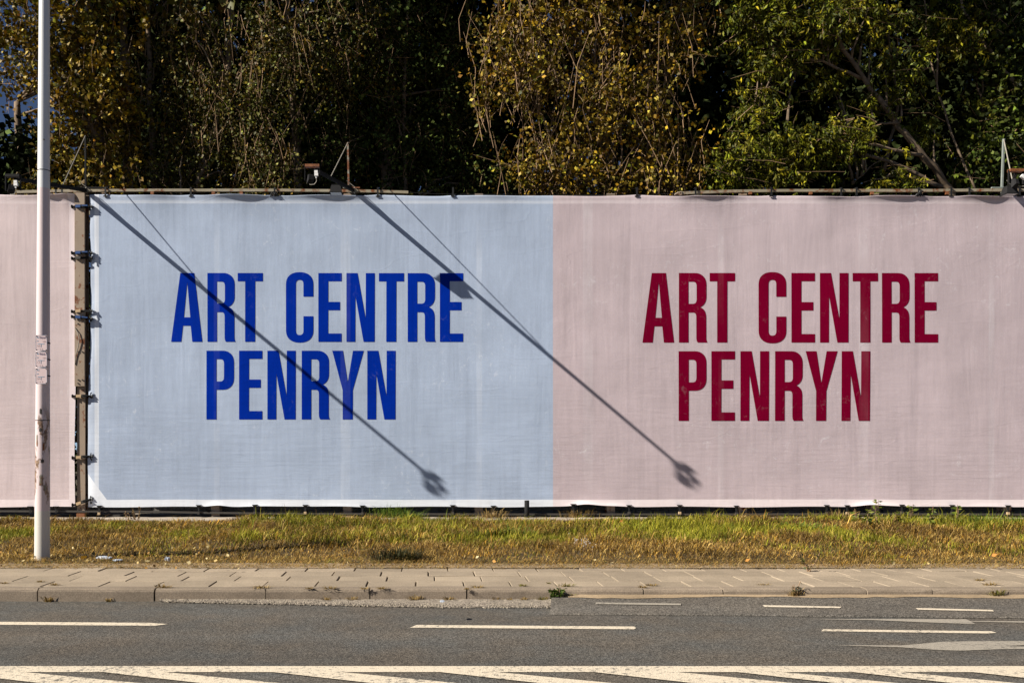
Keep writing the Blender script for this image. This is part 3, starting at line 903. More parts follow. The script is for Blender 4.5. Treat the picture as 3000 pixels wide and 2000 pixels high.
# ------------------------------------------------------------------ low block wall behind the frame
wall = empty('block_wall', (0, WALL + 0.5, PAVE))
tag(wall, 'low dark grey concrete block wall seen under the banner hem', 'wall')
bw_, bh_ = 0.33, 0.145
protos = []
for k in range(5):
    m = MB().box((-bw_/2 + 0.006, 0, 0.004), (bw_/2 - 0.006, 0.14, bh_ - 0.006), 0.008)
    m.v = [(a + random.uniform(-.004, .004), b + random.uniform(-.006, .006), c + random.uniform(-.003, .003)) for a, b, c in m.v]
    protos.append(m.mesh('block'))
MB().box((-12, WALL + 0.53, 0.0), (14.5, WALL + 0.60, PAVE + 3 * bh_ - 0.01)).build('mortar', M['joint'], wall)
for r in range(3):
    for i in range(80):
        x = -11.8 + i * bw_ + (bw_ / 2 if r % 2 else 0)
        o = link('block', protos[(i * 7 + r * 3) % 5], M['block'], wall)
        o.location = (x, WALL + 0.5 + random.uniform(-.008, .008), PAVE + r * bh_)
m = MB().box((-12, WALL + 0.36, PAVE - 0.05), (14.5, WALL + 0.46, PAVE + 0.085), 0.01)
m.build('base_ledge', M['footing'], wall)

# dark cut pipe in front of the hem
c = W(1543.5, 1480, WALL - 0.12)
o = MB().tube([(c.x, c.y, PAVE - .1), (c.x, c.y, bz(1464))], 0.047, 20).build('pipe_stub', M['dark_steel'], None, False)
o.data.polygons.foreach_set('use_smooth', [len(p.vertices) == 4 for p in o.data.polygons])
tag(o, 'short dark upright pipe standing in front of the banner hem', 'pipe')

# ------------------------------------------------------------------ lamp post
PB = G(123.5, 1641, PAVE)
pole_s = F / PB.y
def pz(py): return CAMZ + (HY - py) / pole_s
def pole_mat():
    t = NT('lamp_post_paint')
    X, _, Z = t.xyz()
    lo, hi = pz(1495), pz(553.5)
    inb = t.math('MULTIPLY', t.math('GREATER_THAN', Z, lo), t.math('LESS_THAN', Z, hi))
    c = t.mix(inb, (0.62, 0.63, 0.64), (0.62, 0.52, 0.52))
    low = t.rng(Z, pz(1500), pz(1640), 0.0, 1.0)
    c = t.mix(t.math('MULTIPLY', t.math('LESS_THAN', Z, lo), 0.85), c, (0.56, 0.53, 0.47))
    band = t.math('MULTIPLY', t.rng(Z, pz(1240), pz(1180), 1.0, 0.0), t.rng(Z, pz(1490), pz(1455), 0.0, 1.0))
    n = t.noise(5.0, 6.0, 0.7, s3=(1, 1, 0.35))
    scab = t.math('MULTIPLY', t.rng(n, 0.535, 0.56), band)
    n2 = t.noise(30.0, 4.0)
    c = t.mix(scab, c, t.mix(t.rng(n2, .35, .65), (0.10, 0.055, 0.035), (0.30, 0.2, 0.13)))
    streak = t.rng(t.noise(4.0, 5.0, 0.6, s3=(4, 4, 0.25)), 0.3, 0.75, 0.94, 1.04)
    cn = t.node('ShaderNodeCombineXYZ')
    for i in range(3): t.set(cn.inputs[i], streak)
    c = t.mix(1.0, c, cn.outputs[0], 'MULTIPLY')
    return t.done(c, 0.38, 0.45)
M['pole'] = pole_mat()
post = empty('lamp_post', (PB.x, PB.y, PAVE))
tag(post, 'tall tapering lamp post, white above and pinkish below, on the grass edge', 'lamp post')
def pr(z): 
    f = (z - PAVE) / (pz(0) - PAVE)
    return 0.0895 + (0.0615 - 0.0895) * f
zs = [PAVE - 0.3, PAVE] + list(np.linspace(0.5, 9.0, 30))
m = MB().tube([(PB.x + 0.004 * (z - 0.1), PB.y, z) for z in zs], [pr(z) for z in zs], 48)
shaft = m.build('shaft', M['pole'], post, True)
for py in (501, 1231):
    z = pz(py)
    MB().tube([(PB.x + 0.004 * z, PB.y, z - 0.004), (PB.x + 0.004 * z, PB.y, z + 0.004)], pr(z) + 0.002, 40).build('seam_ring', M['lamp'], post)
z = pz(415)
MB().tube([(PB.x + 0.05, PB.y - pr(z) - .012, z), (PB.x + 0.05, PB.y - pr(z) + .04, z)], 0.008, 6).build('screw', M['mid_steel'], post)
# torn sticker scraps
for (a, b, w_, h_) in [(126, 1198, 7, 14), (133, 1300, 4, 20), (115, 1275, 5, 32), (131, 1345, 9, 10), (128, 1390, 10, 30), (125, 1255, 8, 10), (137, 1420, 6, 16)]:
    m = MB(); z0, z1 = pz(b + h_), pz(b)
    vs, fs = [], []
    for i in range(7):
        for j in range(7):
            zz = z0 + (z1 - z0) * j / 6 + (random.uniform(-.012, .012) if j in (0, 6) else 0)
            xx = (a - 123.5 + w_ * (i / 6 - .5) * random.uniform(.75, 1.1)) / pole_s
            R = pr(zz) + 0.0025
            vs.append((PB.x + 0.004 * zz + xx, PB.y - math.sqrt(max(R * R - xx * xx, 1e-5)), zz))
    fs = [(i*7+j, (i+1)*7+j, (i+1)*7+j+1, i*7+j+1) for i in range(6) for j in range(6)]
    m.add(vs, fs).build('sticker_scrap', M['mast' if h_ > 15 else 'mid_steel'], post)
# number plates
M['plate'] = plain('enamel_plate', (0.62, 0.49, 0.49), 0.3, 0.45, var=0.03)
M['ink_navy'] = plain('navy_print', (0.02, 0.022, 0.09), 0.5)
M['ink_cyan'] = plain('faded_cyan_print', (0.10, 0.28, 0.42), 0.5)
M['ink_grey'] = plain('faded_grey_print', (0.16, 0.11, 0.13), 0.5)
def text_mesh(s, size):
    cu = bpy.data.curves.new('t', 'FONT'); cu.body = s; cu.size = size; cu.resolution_u = 3
    t = bpy.data.objects.new('t', cu); me = bpy.data.meshes.new_from_object(t)
    bpy.data.objects.remove(t); bpy.data.curves.remove(cu); return me
plY = PB.y - 0.118
def p2(px, py, y): return Vector(((px - CX) * y / F, y, CAMZ + (HY - py) * y / F))
def printed(s, px, py, hpx, mat, parent, wpx=None):
    me = text_mesh(s, 1.0)
    co = np.zeros(len(me.vertices) * 3, np.float32); me.vertices.foreach_get('co', co); co = co.reshape(-1, 3)
    mn, mx = co.min(0), co.max(0)
    k = plY / F
    sz = hpx * k / (mx[1] - mn[1]); sx = sz if wpx is None else wpx * k / (mx[0] - mn[0])
    q = p2(px, py, plY - 0.0035)
    out = np.stack([q.x + (co[:, 0] - mn[0]) * sx, np.full(len(co), q.y), q.z + (co[:, 1] - mn[1]) * sz], -1)
    me.vertices.foreach_set('co', out.astype(np.float32).ravel())
    return link('print', me, M[mat], parent)
rowsP = [('9660', '150', '0 6', '1 6', 981, 1028), ('9661', '150', '1 2', '1 6', 1029, 1076), (None, None, '0 9', '1 9', 1077, 1125)]
for ri, (n1, n2, n3, n4, ya, yb) in enumerate(rowsP):
    a, b = p2(104.5, yb - 0.6, plY), p2(138, ya + 0.6, plY)
    r = 0.012
    pts = []
    for cxx, czz, a0 in ((b.x - r, b.z - r, 0), (a.x + r, b.z - r, 90), (a.x + r, a.z + r, 180), (b.x - r, a.z + r, 270)):
        for i in range(5):
            an = math.radians(a0 + i * 22.5)
            pts.append((cxx + r * math.cos(an), czz + r * math.sin(an)))
    nn = len(pts)
    vs = [(x, plY - 0.001, z) for x, z in pts] + [(x, plY + 0.003, z) for x, z in pts]
    fs = [tuple(range(nn)), tuple(range(nn, 2*nn))[::-1]] + [(i, (i+1) % nn, nn + (i+1) % nn, nn + i) for i in range(nn)]
    pl = MB().add(vs, fs).build('number_plate', M['plate'], post)
    for cx_, cz_ in ((a.x + .011, a.z + .011), (b.x - .011, a.z + .011), (a.x + .011, b.z - .011), (b.x - .011, b.z - .011)):
        MB().tube([(cx_, plY - 0.006, cz_), (cx_, plY + 0.001, cz_)], 0.0055, 8).build('rivet', M['dark_steel'], pl)
    m = MB()                                       # printed rim
    for (x0, z0, x1, z1) in ((a.x + .012, b.z - .004, b.x - .012, b.z - .002), (a.x + .012, a.z + .002, b.x - .012, a.z + .004), (a.x + .002, a.z + .012, a.x + .0035, b.z - .012), (b.x - .0035, a.z + .012, b.x - .002, b.z - .012)):
        m.box((x0, plY - 0.0025, z0), (x1, plY - 0.0018, z1))
    m.build('printed_rim', M['ink_cyan'], pl)
    m = MB()
    q0, q1 = p2(110.5, ya + 27, plY), p2(130.5, ya + 26, plY)
    m.box((q0.x, plY - .003, q0.z), (q1.x, plY - .002, q1.z))
    q0, q1 = p2(120.2, ya + 36, plY), p2(120.9, ya + 27, plY)
    m.box((q0.x, plY - .003, q0.z), (q1.x, plY - .0021, q1.z))
    q0, q1 = p2(108.5, ya + 8.3, plY), p2(114.5 if n1 else 115.5, ya + 6.8, plY)
    m.box((q0.x, plY - .003, q0.z), (q1.x, plY - .002, q1.z))
    q0, q1 = p2(108, ya + 18.5, plY), p2(113, ya + 17.3, plY)
    m.box((q0.x, plY - .003, q0.z), (q1.x, plY - .002, q1.z))
    m.build('printed_rule', M['ink_cyan'], pl)
    if n1: printed(n1, 115.6, ya + 11, 6.6, 'ink_navy', pl, 20.5)
    if n2: printed(n2, 125.5, ya + 21.5, 4.2, 'ink_grey', pl, 8.5)
    printed(n3, 109.2, ya + 34, 4.2, 'ink_grey', pl, 8.0)
    printed(n4, 117.2, ya + 43.5, 4.2, 'ink_grey', pl, 8.2)
for zz in (pz(1005), pz(1053), pz(1101)):
    q = MB().tube([(PB.x + .004 * zz, PB.y, zz - .007), (PB.x + .004 * zz, PB.y, zz + .007)], pr(zz) + 0.004, 32)
    q.box((PB.x - .03, plY + .002, zz - .01), (PB.x + .03, PB.y - pr(zz) + .02, zz + .01))
    q.build('plate_clamp', M['dark_steel'], post)

# ------------------------------------------------------------------ trees
def rand_unit(n):
    v = RNG.normal(size=(n, 3)); return v / np.linalg.norm(v, axis=1, keepdims=True)

def leaf_arrays(c, axis, L, wid, fold=0.25):
    """four-point leaves folded along the midrib: c base points, axis unit directions, L lengths, wid half widths"""
    n = len(c)
    r = rand_unit(n)
    b = np.cross(axis, r); b /= np.linalg.norm(b, axis=1, keepdims=True) + 1e-9
    nn = np.cross(axis, b)
    L = L[:, None]; wid = wid[:, None]
    v = np.empty((n, 4, 3))
    v[:, 0] = c
    v[:, 1] = c + axis * L * 0.42 + b * wid + nn * wid * fold
    v[:, 2] = c + axis * L + nn * L * RNG.uniform(-.15, .15, (n, 1))
    v[:, 3] = c + axis * L * 0.42 - b * wid + nn * wid * fold
    base = np.arange(n)[:, None] * 4
    f = np.concatenate([base + np.array([[0, 1, 2]]), base + np.array([[0, 2, 3]])], 0)
    return v.reshape(-1, 3), f

def crown_points(blobs, n_clump, shell=2.4):
    """clump centres inside ellipsoids given as (px, py, Y, rx px, ry px, depth m, weight)"""
    w = np.array([b[6] for b in blobs], float); w /= w.sum()
    pick = RNG.choice(len(blobs), n_clump, p=w)
    u = rand_unit(n_clump) * (RNG.random((n_clump, 1)) ** (1 / shell))
    out = np.empty((n_clump, 3))
    for i, k in enumerate(pick):
        px, py, Y, rx, ry, dm, _ = blobs[k]
        c = W(px, py, Y); s = F / Y
        out[i] = (c.x + u[i, 0] * rx / s, Y + u[i, 1] * dm, c.z + u[i, 2] * ry / s)
    return out

def limb(m, pts, r0, r1, n=7, wob=0.04, seg=5):
    """tapered wandering limb through the points; returns the sampled points"""
    P = []
    pts = [Vector(p) for p in pts]
    for a, b in zip(pts[:-1], pts[1:]):
        for k in range(seg):
            t = k / seg
            P.append(a.lerp(b, t) + Vector((random.uniform(-1, 1), random.uniform(-1, 1), random.uniform(-.5, .5))) * wob * (1 if (k or P) else 0))
    P.append(pts[-1])
    N = len(P)
    m.tube(P, [r0 + (r1 - r0) * (i / (N - 1)) ** 0.8 for i in range(N)], n)
    return P

def mixcol(n, cols, probs, jit=0.25, dark=None):
    cols = np.array(cols); p = np.array(probs, float); p /= p.sum()
    c = cols[RNG.choice(len(cols), n, p=p)]
    return c * np.exp(RNG.normal(0, jit, (n, 1)))

def tree(name, label, trunk_paths, blobs, n_clump, per, clump_r, leaf_L, leaf_w, cols, probs, style='broad', twigs=0, twig_dir=None,
         twig_mat='twig', extra=None, group=None, cat='tree', branches=26, leaf_mat='leaf', clump_stretch=1.0, upper=None, droop=0.5, twig_len=(0.4, 1.1),
         sprig=None, sprig_twig=0.28):
    t0 = Vector(trunk_paths[0][0][0])
    root = empty(name, (t0.x, t0.y, PAVE))
    tag(root, label, cat, group)
    sampled = []
    m = MB()
    for path, r0, r1 in trunk_paths[:1]:
        sampled += limb(m, path, r0, r1, 10)
    m.build('trunk', M['bark'], root, True)
    m = MB()
    for path, r0, r1 in trunk_paths[1:]:
        sampled += limb(m, path, r0, r1, 7, 0.03)
    C = crown_points(blobs, n_clump)
    sp = np.array([tuple(p) for p in sampled])
    for i in RNG.choice(n_clump, min(branches, n_clump), replace=False):
        c = C[i]
        d = np.linalg.norm((sp - c) * np.array([1, 1, 1.0]) + np.array([0, 0, .8]), axis=1)
        a = Vector(sp[int(np.argmin(d))]); b = Vector(c)
        mid = a.lerp(b, 0.5) + Vector((0, 0, random.uniform(0.0, 0.35)))
        limb(m, [a, mid, b], 0.02 + 0.012 * (b - a).length ** .5, 0.006, 5, 0.03, 3)
    if m.v: m.build('branches', M['bark'], root, True)['kind'] = 'stuff'
    # leaves
    idx = np.repeat(np.arange(n_clump), per)
    n = len(idx)
    if sprig:                                       # leaves sit along curved sprigs that spring from each clump
        ks, sl, sd, sspread, jit = sprig
        ns_ = n_clump * ks
        org = np.repeat(C, ks, axis=0) + RNG.normal(size=(ns_, 3)) * clump_r
        dr = np.array(sd) + RNG.normal(size=(ns_, 3)) * sspread
        dr /= np.linalg.norm(dr, axis=1, keepdims=True)
        sl_ = RNG.uniform(sl[0], sl[1], ns_)[:, None]
        bend = RNG.normal(size=(ns_, 3)) * 0.18 * sl_; bend[:, 2] -= 0.16 * sl_[:, 0]
        sid = np.repeat(np.arange(ns_), per); n = len(sid)
        tt = RNG.uniform(0.1, 1.05, (n, 1))
        P = org[sid] + dr[sid] * sl_[sid] * tt + bend[sid] * tt ** 2 + RNG.normal(size=(n, 3)) * jit
        idx = sid // ks
        tm = MB()
        for q in RNG.choice(ns_, int(ns_ * sprig_twig), replace=False):
            o_ = Vector(org[q]); d_ = Vector(dr[q]) * float(sl_[q, 0]); b_ = Vector(bend[q])
            tm.tube([o_ - d_ * .15, o_ + d_ * .5 + b_ * .25, o_ + d_ + b_], [.007, .005, .002], 3, False)
        tm.build('sprig_twigs', M[twig_mat], root)['kind'] = 'stuff'
    else:
        off = RNG.normal(size=(n, 3)) * clump_r * np.array([1, 1, clump_stretch])
        cr = RNG.uniform(0.55, 1.25, n_clump)[idx][:, None]
        P = C[idx] + off * cr
    if style == 'ash':                              # fans of narrow drooping leaflets
        k = 5
        nf = n
        P = np.repeat(P[:nf], k, axis=0) + RNG.normal(0, 0.025, (nf * k, 3))
        az = np.repeat(RNG.uniform(0, 2 * np.pi, nf), k) + RNG.normal(0, .75, nf * k)
        el = RNG.normal(-0.75, 0.45, nf * k)
        ax = np.stack([np.cos(az) * np.cos(el), np.sin(az) * np.cos(el), np.sin(el)], -1)
        idx = np.repeat(idx[:nf], k)[:nf * k]; n = nf * k
    else:
        ax = rand_unit(n); ax[:, 2] -= droop; ax /= np.linalg.norm(ax, axis=1, keepdims=True)
    L = RNG.uniform(leaf_L[0], leaf_L[1], n); wd = L * RNG.uniform(leaf_w[0], leaf_w[1], n)
    v, f = leaf_arrays(P, ax, L, wd)
    cc = (mixcol(n_clump, cols, probs, 0.3)[idx] * 0.45 + mixcol(n, cols, probs, 0.3) * 0.55) * np.exp(RNG.normal(-.2, .62, (n, 1)))  # wide tone spread puts sunlit highlights and shade into the leaf colours
    cc = np.minimum(cc, np.array([.5, .4, .16]))
    col = np.repeat(cc, 4, axis=0)
    np_mesh('foliage', v, f, M[leaf_mat], root, col)['kind'] = 'stuff'
    if upper:                                       # the crown above the frame, in coarser leaves
        Cu = crown_points(upper[0], upper[1])
        iu = np.repeat(np.arange(len(Cu)), upper[2]); nu = len(iu)
        Pu = Cu[iu] + RNG.normal(size=(nu, 3)) * 0.5
        Lu = RNG.uniform(.22, .34, nu)
        axu = rand_unit(nu)
        v, f = leaf_arrays(Pu, axu, Lu, Lu * 0.42)
        np_mesh('upper_foliage', v, f, M[leaf_mat], root, np.repeat(mixcol(nu, cols, probs, .25), 4, axis=0))
    if twigs:
        m = MB()
        for i in RNG.choice(n_clump, twigs):
            c = Vector(C[i]) + Vector(RNG.normal(0, .25, 3))
            Lt = random.uniform(*twig_len)
            d = Vector((random.uniform(-.5, .5), random.uniform(-.6, .3), 1.0)) if twig_dir is None else Vector(twig_dir) + Vector((random.uniform(-.5, .5), random.uniform(-.5, .2), random.uniform(-.4, .4)))
            d.normalize()
            bend = Vector((random.uniform(-.15, .15), random.uniform(-.15, .15), random.uniform(-.1, .1))) * Lt
            r = random.uniform(.004, .011)
            m.tube([c - d * Lt * .5, c + bend, c + d * Lt * .5], [r, r * .8, r * .35], 4, False)
        m.build('twigs', M[twig_mat], root)['kind'] = 'stuff'
    return root

YEL = [(0.2031, 0.1199, 0.0067), (0.1411, 0.102, 0.0067), (0.0846, 0.0842, 0.0054), (0.2708, 0.1938, 0.0303), (0.1467, 0.0612, 0.0037)]
POP = [(0.0657, 0.0655, 0.0057), (0.0363, 0.0437, 0.005), (0.1087, 0.0743, 0.0063), (0.1541, 0.1398, 0.0411), (0.1087, 0.0524, 0.0037)]
EVE = [(0.022, 0.032, 0.008), (0.035, 0.045, 0.010), (0.014, 0.02, 0.006)]
BIR = [(0.2012, 0.1223, 0.0068), (0.1118, 0.0825, 0.0051), (0.2795, 0.2105, 0.0343), (0.1342, 0.0625, 0.0041), (0.0558, 0.0654, 0.0051)]
ASH = [(0.0723, 0.0837, 0.0042), (0.1062, 0.1034, 0.0049), (0.0407, 0.0542, 0.0042), (0.1491, 0.1157, 0.0042)]
MAP = [(0.0372, 0.0528, 0.0067), (0.0558, 0.0697, 0.0074), (0.0883, 0.0793, 0.0056), (0.0232, 0.036, 0.0052)]

# far left: yellowing poplar with big leaves
tree('poplar_tree', 'yellowing broad-leaved poplar behind the lamp post', [
        ([W(340, 1500, 20.5), W(330, 700, 20.5), W(310, 480, 20.5), W(275, 300, 20.6), W(250, -200, 20.8)], 0.17, 0.06),
        ([W(325, 620, 20.4), W(290, 430, 20.2), W(262, 360, 20.1)], 0.10, 0.05),
        ([W(380, 640, 20.8), W(372, 300, 20.8), W(360, 60, 20.9), W(350, -200, 21)], 0.13, 0.07),
        ([W(300, 450, 20.5), W(200, 260, 20.2), W(110, 180, 20)], 0.06, 0.02)],
     [(90, 130, 20.0, 190, 150, 0.9, 2.2), (265, 300, 20.0, 140, 200, 0.9, 2.2), (290, 60, 20.2, 150, 140, .9, 1.4),
      (190, 420, 20.0, 110, 90, 0.5, .3), (230, 520, 19.5, 170, 50, 0.4, .4), (60, 545, 19.4, 70, 30, .4, .12), (330, 420, 20.3, 90, 190, .6, .8)],
     300, 9, 0.14, (0.07, 0.13), (0.36, 0.5), YEL, [.30, .24, .27, .10, .09], twigs=90, sprig=(4, (.25, .6), (0.1, -.3, .1), .6, .045), upper=([(120, -300, 20.5, 340, 260, 1.4, 1)], 110, 26))
# tall green poplar column, hanging leafy strands
tree('poplar_tree', 'tall green poplar with leafy hanging strands above the blue banner', [
        ([W(560, 1500, 20.7), W(575, 560, 20.7), W(630, 380, 20.7), W(670, 200, 20.8), W(680, -250, 21)], 0.14, 0.06),
        ([W(575, 540, 20.4), W(600, 480, 20.3), W(640, 340, 20.3), W(690, 240, 20.3), W(830, 60, 20.2)], 0.06, 0.02),
        ([W(460, 1500, 21), W(455, 560, 21), W(440, 350, 21), W(430, -100, 21)], 0.10, 0.05),
        ([W(528, 600, 20.0), W(527, 500, 20.0), W(535, 455, 20.0)], 0.03, 0.012),
        ([W(880, 1500, 21.2), W(870, 500, 21.2), W(850, 200, 21.2), W(830, -200, 21.3)], 0.12, 0.06)],
     [(470, 220, 20.9, 90, 290, .7, 1.5), (580, 120, 20.6, 90, 200, .7, 1.3), (640, 330, 20.4, 75, 240, .6, 1.6), (745, 260, 20.0, 75, 290, .6, 2.4),
      (800, 470, 19.8, 55, 120, .4, 1.3), (830, 150, 20.0, 90, 220, .7, 1.8), (500, 490, 20.7, 90, 110, .5, 1.0), (920, 110, 20.3, 80, 170, .6, 1.1), (1010, 130, 20.7, 80, 160, .6, 1.0), (1110, 90, 21.0, 70, 140, .5, .8), (560, 330, 20.6, 70, 180, .5, .7), (700, 540, 20.2, 60, 40, .4, .3)],
     560, 11, 0.12, (0.05, 0.09), (0.34, 0.48), POP, [.34, .32, .13, .08, .13], twigs=150, sprig=(4, (.35, .9), (0.05, -.12, -.6), .25, .04), clump_stretch=2.2, droop=0.9, upper=([(640, -300, 20.8, 330, 270, 1.3, 1)], 120, 26))
# ivy-dark tree between poplar and birch
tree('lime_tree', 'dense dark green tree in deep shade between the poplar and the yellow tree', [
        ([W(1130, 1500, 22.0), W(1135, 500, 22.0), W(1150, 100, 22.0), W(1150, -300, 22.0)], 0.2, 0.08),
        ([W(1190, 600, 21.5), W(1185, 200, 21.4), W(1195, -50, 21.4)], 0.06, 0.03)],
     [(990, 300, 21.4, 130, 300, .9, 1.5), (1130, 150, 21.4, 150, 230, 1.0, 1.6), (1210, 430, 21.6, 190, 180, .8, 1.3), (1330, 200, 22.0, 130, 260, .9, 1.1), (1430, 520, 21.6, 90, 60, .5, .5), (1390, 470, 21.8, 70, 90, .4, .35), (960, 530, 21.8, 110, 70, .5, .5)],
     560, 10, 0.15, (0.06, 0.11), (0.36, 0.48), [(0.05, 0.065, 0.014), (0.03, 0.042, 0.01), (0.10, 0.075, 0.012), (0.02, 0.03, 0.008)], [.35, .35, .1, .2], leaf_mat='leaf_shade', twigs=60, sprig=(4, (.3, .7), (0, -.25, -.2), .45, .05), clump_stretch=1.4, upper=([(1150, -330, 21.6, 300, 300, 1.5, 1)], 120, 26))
# yellow birch-like tree in the middle
sk = []
for (a, b, c) in [(1800, 1740, 1690), (1830, 1815, 1800), (1870, 1905, 1900), (1760, 1620, 1580), (1850, 1960, 2010), (1700, 1530, 1440), (1790, 1790, 1870), (1660, 1650, 1650)]:
    sk.append(([W(a, 640, 19.3), W((a+b)/2, 400, 19.3), W(b, 200, 19.4), W(c, -60, 19.5)], 0.035, 0.012))
tree('birch_tree', 'broad yellow autumn tree full of pale twigs behind the middle of the banner', [
        ([W(1790, 1500, 19.7), W(1795, 560, 19.7), W(1760, 330, 19.7), W(1690, 120, 19.8), W(1650, -200, 19.9)], 0.13, 0.06)] + sk,
     [(1540, 120, 19.2, 130, 130, .6, 1.3), (1760, 90, 19.3, 110, 130, .6, 1.3), (1480, 230, 19.0, 100, 55, .4, .7), (1620, 270, 19.0, 130, 70, .5, 1.1), (1790, 280, 19.1, 110, 80, .5, 1.0), (1690, 390, 19.0, 140, 70, .5, 1.2),
      (1570, 490, 18.9, 95, 85, .4, .9), (1890, 400, 19.2, 90, 120, .5, 1.0), (1930, 170, 19.4, 90, 150, .6, 1.1), (1720, 520, 18.9, 110, 60, .4, .9), (1890, 540, 18.9, 110, 45, .4, .6), (2040, 60, 19.6, 60, 80, .5, .4), (1420, 330, 19.4, 50, 45, .3, .15), (1990, 480, 19.3, 80, 90, .5, .6), (1640, 60, 19.5, 90, 90, .5, .6)],
     450, 8, 0.10, (0.055, 0.115), (0.36, 0.5), BIR, [.32, .26, .11, .19, .12], twigs=420, sprig=(4, (.3, .85), (0, -.25, .35), .5, .045), upper=([(1740, -260, 19.6, 330, 220, 1.3, 1)], 110, 26), twig_len=(0.5, 1.6))
# ash on the right, drooping narrow leaflets
tree('ash_tree', 'green ash with drooping narrow leaves and bare leaning boughs above the pink banner', [
        ([W(2830, 1500, 19.9), W(2792, 560, 19.8), W(2690, 440, 19.6), W(2600, 320, 19.5), W(2530, 230, 19.4), W(2440, 90, 19.4), W(2380, -120, 19.4)], 0.10, 0.03),
        ([W(2760, 548, 19.4), W(2620, 480, 19.3), W(2500, 442, 19.2), W(2400, 440, 19.1), W(2260, 490, 19)], 0.05, 0.015),
        ([W(2740, 545, 19.2), W(2660, 515, 19.1), W(2590, 520, 19), W(2530, 535, 19)], 0.025, 0.01),
        ([W(2700, 455, 19.5), W(2560, 425, 19.3), W(2450, 430, 19.2), W(2330, 412, 19.2), W(2200, 370, 19.1)], 0.04, 0.012),
        ([W(2635, 360, 19.5), W(2580, 360, 19.3), W(2500, 395, 19.2), W(2420, 440, 19.1), W(2340, 470, 19)], 0.028, 0.01),
        ([W(2500, 540, 19), W(2560, 480, 19), W(2640, 430, 19.1)], 0.015, 0.008),
        ([W(2520, 230, 19.4), W(2430, 190, 19.2), W(2300, 150, 19.1), W(2220, 90, 19)], 0.04, 0.012),
        ([W(2980, 260, 19.7), W(2900, 150, 19.8), W(2830, 40, 19.8), W(2790, -80, 19.8)], 0.05, 0.025),
        ([W(2590, 500, 20.2), W(2630, 300, 20.2), W(2600, 60, 20.2), W(2590, -100, 20.2)], 0.04, 0.02),
        ([W(2860, 560, 19.6), W(2790, 400, 19.7), W(2730, 200, 19.8), W(2700, -60, 19.8)], 0.03, 0.015)],
     [(2230, 60, 19.0, 85, 85, .5, 1.0), (2380, 80, 19.1, 110, 85, .5, 1.3), (2290, 180, 19.1, 90, 40, .4, .6), (2550, 60, 19.4, 120, 85, .5, 1.0), (2210, 320, 19.0, 90, 50, .4, .7), (2300, 430, 18.8, 110, 45, .4, 1.0), (2420, 445, 18.8, 90, 28, .35, .7), (2160, 490, 18.8, 80, 55, .4, .7),
      (2650, 230, 19.7, 90, 75, .5, .7), (2500, 395, 18.9, 80, 24, .3, .45), (2640, 540, 18.9, 90, 22, .3, .3), (2440, 235, 19.3, 70, 30, .4, .3), (2770, 110, 19.8, 110, 110, .5, .8), (2710, 370, 19.9, 50, 80, .4, .25), (2280, 520, 18.8, 90, 28, .3, .5), (2560, 300, 19.5, 50, 40, .3, .2)],
     350, 5, 0.10, (0.085, 0.15), (0.13, 0.19), ASH, [.34, .28, .22, .16], style='ash', twigs=110, sprig=(3, (.3, .7), (-.45, -.2, .05), .4, .04), twig_dir=(-1, 0, .15), upper=([(2480, -280, 19.6, 360, 230, 1.3, 1)], 110, 26), branches=40)
# maple at the right edge
tree('maple_tree', 'green maple at the right edge behind the pale mast', [
        ([W(2990, 1500, 20.6), W(2960, 400, 20.6), W(2910, 100, 20.6), W(2900, -200, 20.6)], 0.14, 0.07),
        ([W(2900, 440, 20.4), W(2880, 300, 20.4), W(2850, 200, 20.4)], 0.04, 0.02)],
     [(2920, 380, 20.0, 100, 150, .7, 1.6), (2960, 130, 20.0, 110, 160, .7, 1.4), (3080, 300, 20, 120, 260, .8, 1.2), (2870, 520, 20.0, 80, 60, .4, .5), (2800, 60, 20.6, 100, 90, .5, .5)],
     280, 10, 0.15, (0.075, 0.13), (0.4, 0.52), MAP, [.34, .28, .1, .28], twigs=30, sprig=(4, (.25, .6), (0, -.3, .1), .6, .05), upper=([(2980, -280, 20.4, 200, 230, 1.3, 1)], 70, 26))

# back row: dense trees closing the view, deep shade put into their leaf colours
BK = [(0.020, 0.028, 0.008), (0.030, 0.036, 0.010), (0.012, 0.017, 0.005)]  # near-black leaf tones standing in for shade between the front trees
back_lab = ['dark tree in the background below the patch of sky', 'dark tree in the background behind the green poplar', 'dark tree in the background behind the shaded tree',
            'dark tree in the background behind the yellow tree', 'dark tree in the background between yellow tree and ash', 'dark tree in the background behind the ash', 'dark tree in the background behind the maple']
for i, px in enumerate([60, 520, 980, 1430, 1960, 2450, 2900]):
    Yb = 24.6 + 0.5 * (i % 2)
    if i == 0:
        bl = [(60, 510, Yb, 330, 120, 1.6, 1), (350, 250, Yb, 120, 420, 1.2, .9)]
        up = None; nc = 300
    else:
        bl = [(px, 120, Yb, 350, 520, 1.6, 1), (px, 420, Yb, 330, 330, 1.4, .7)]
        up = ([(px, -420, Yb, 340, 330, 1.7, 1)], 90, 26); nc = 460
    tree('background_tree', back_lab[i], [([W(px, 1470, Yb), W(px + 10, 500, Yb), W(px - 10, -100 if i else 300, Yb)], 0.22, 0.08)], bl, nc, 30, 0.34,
         (0.16, 0.25), (0.4, 0.5), BK, [.4, .3, .3], twigs=0, group='dark trees in the background', branches=14, upper=up, leaf_mat='leaf_shade')
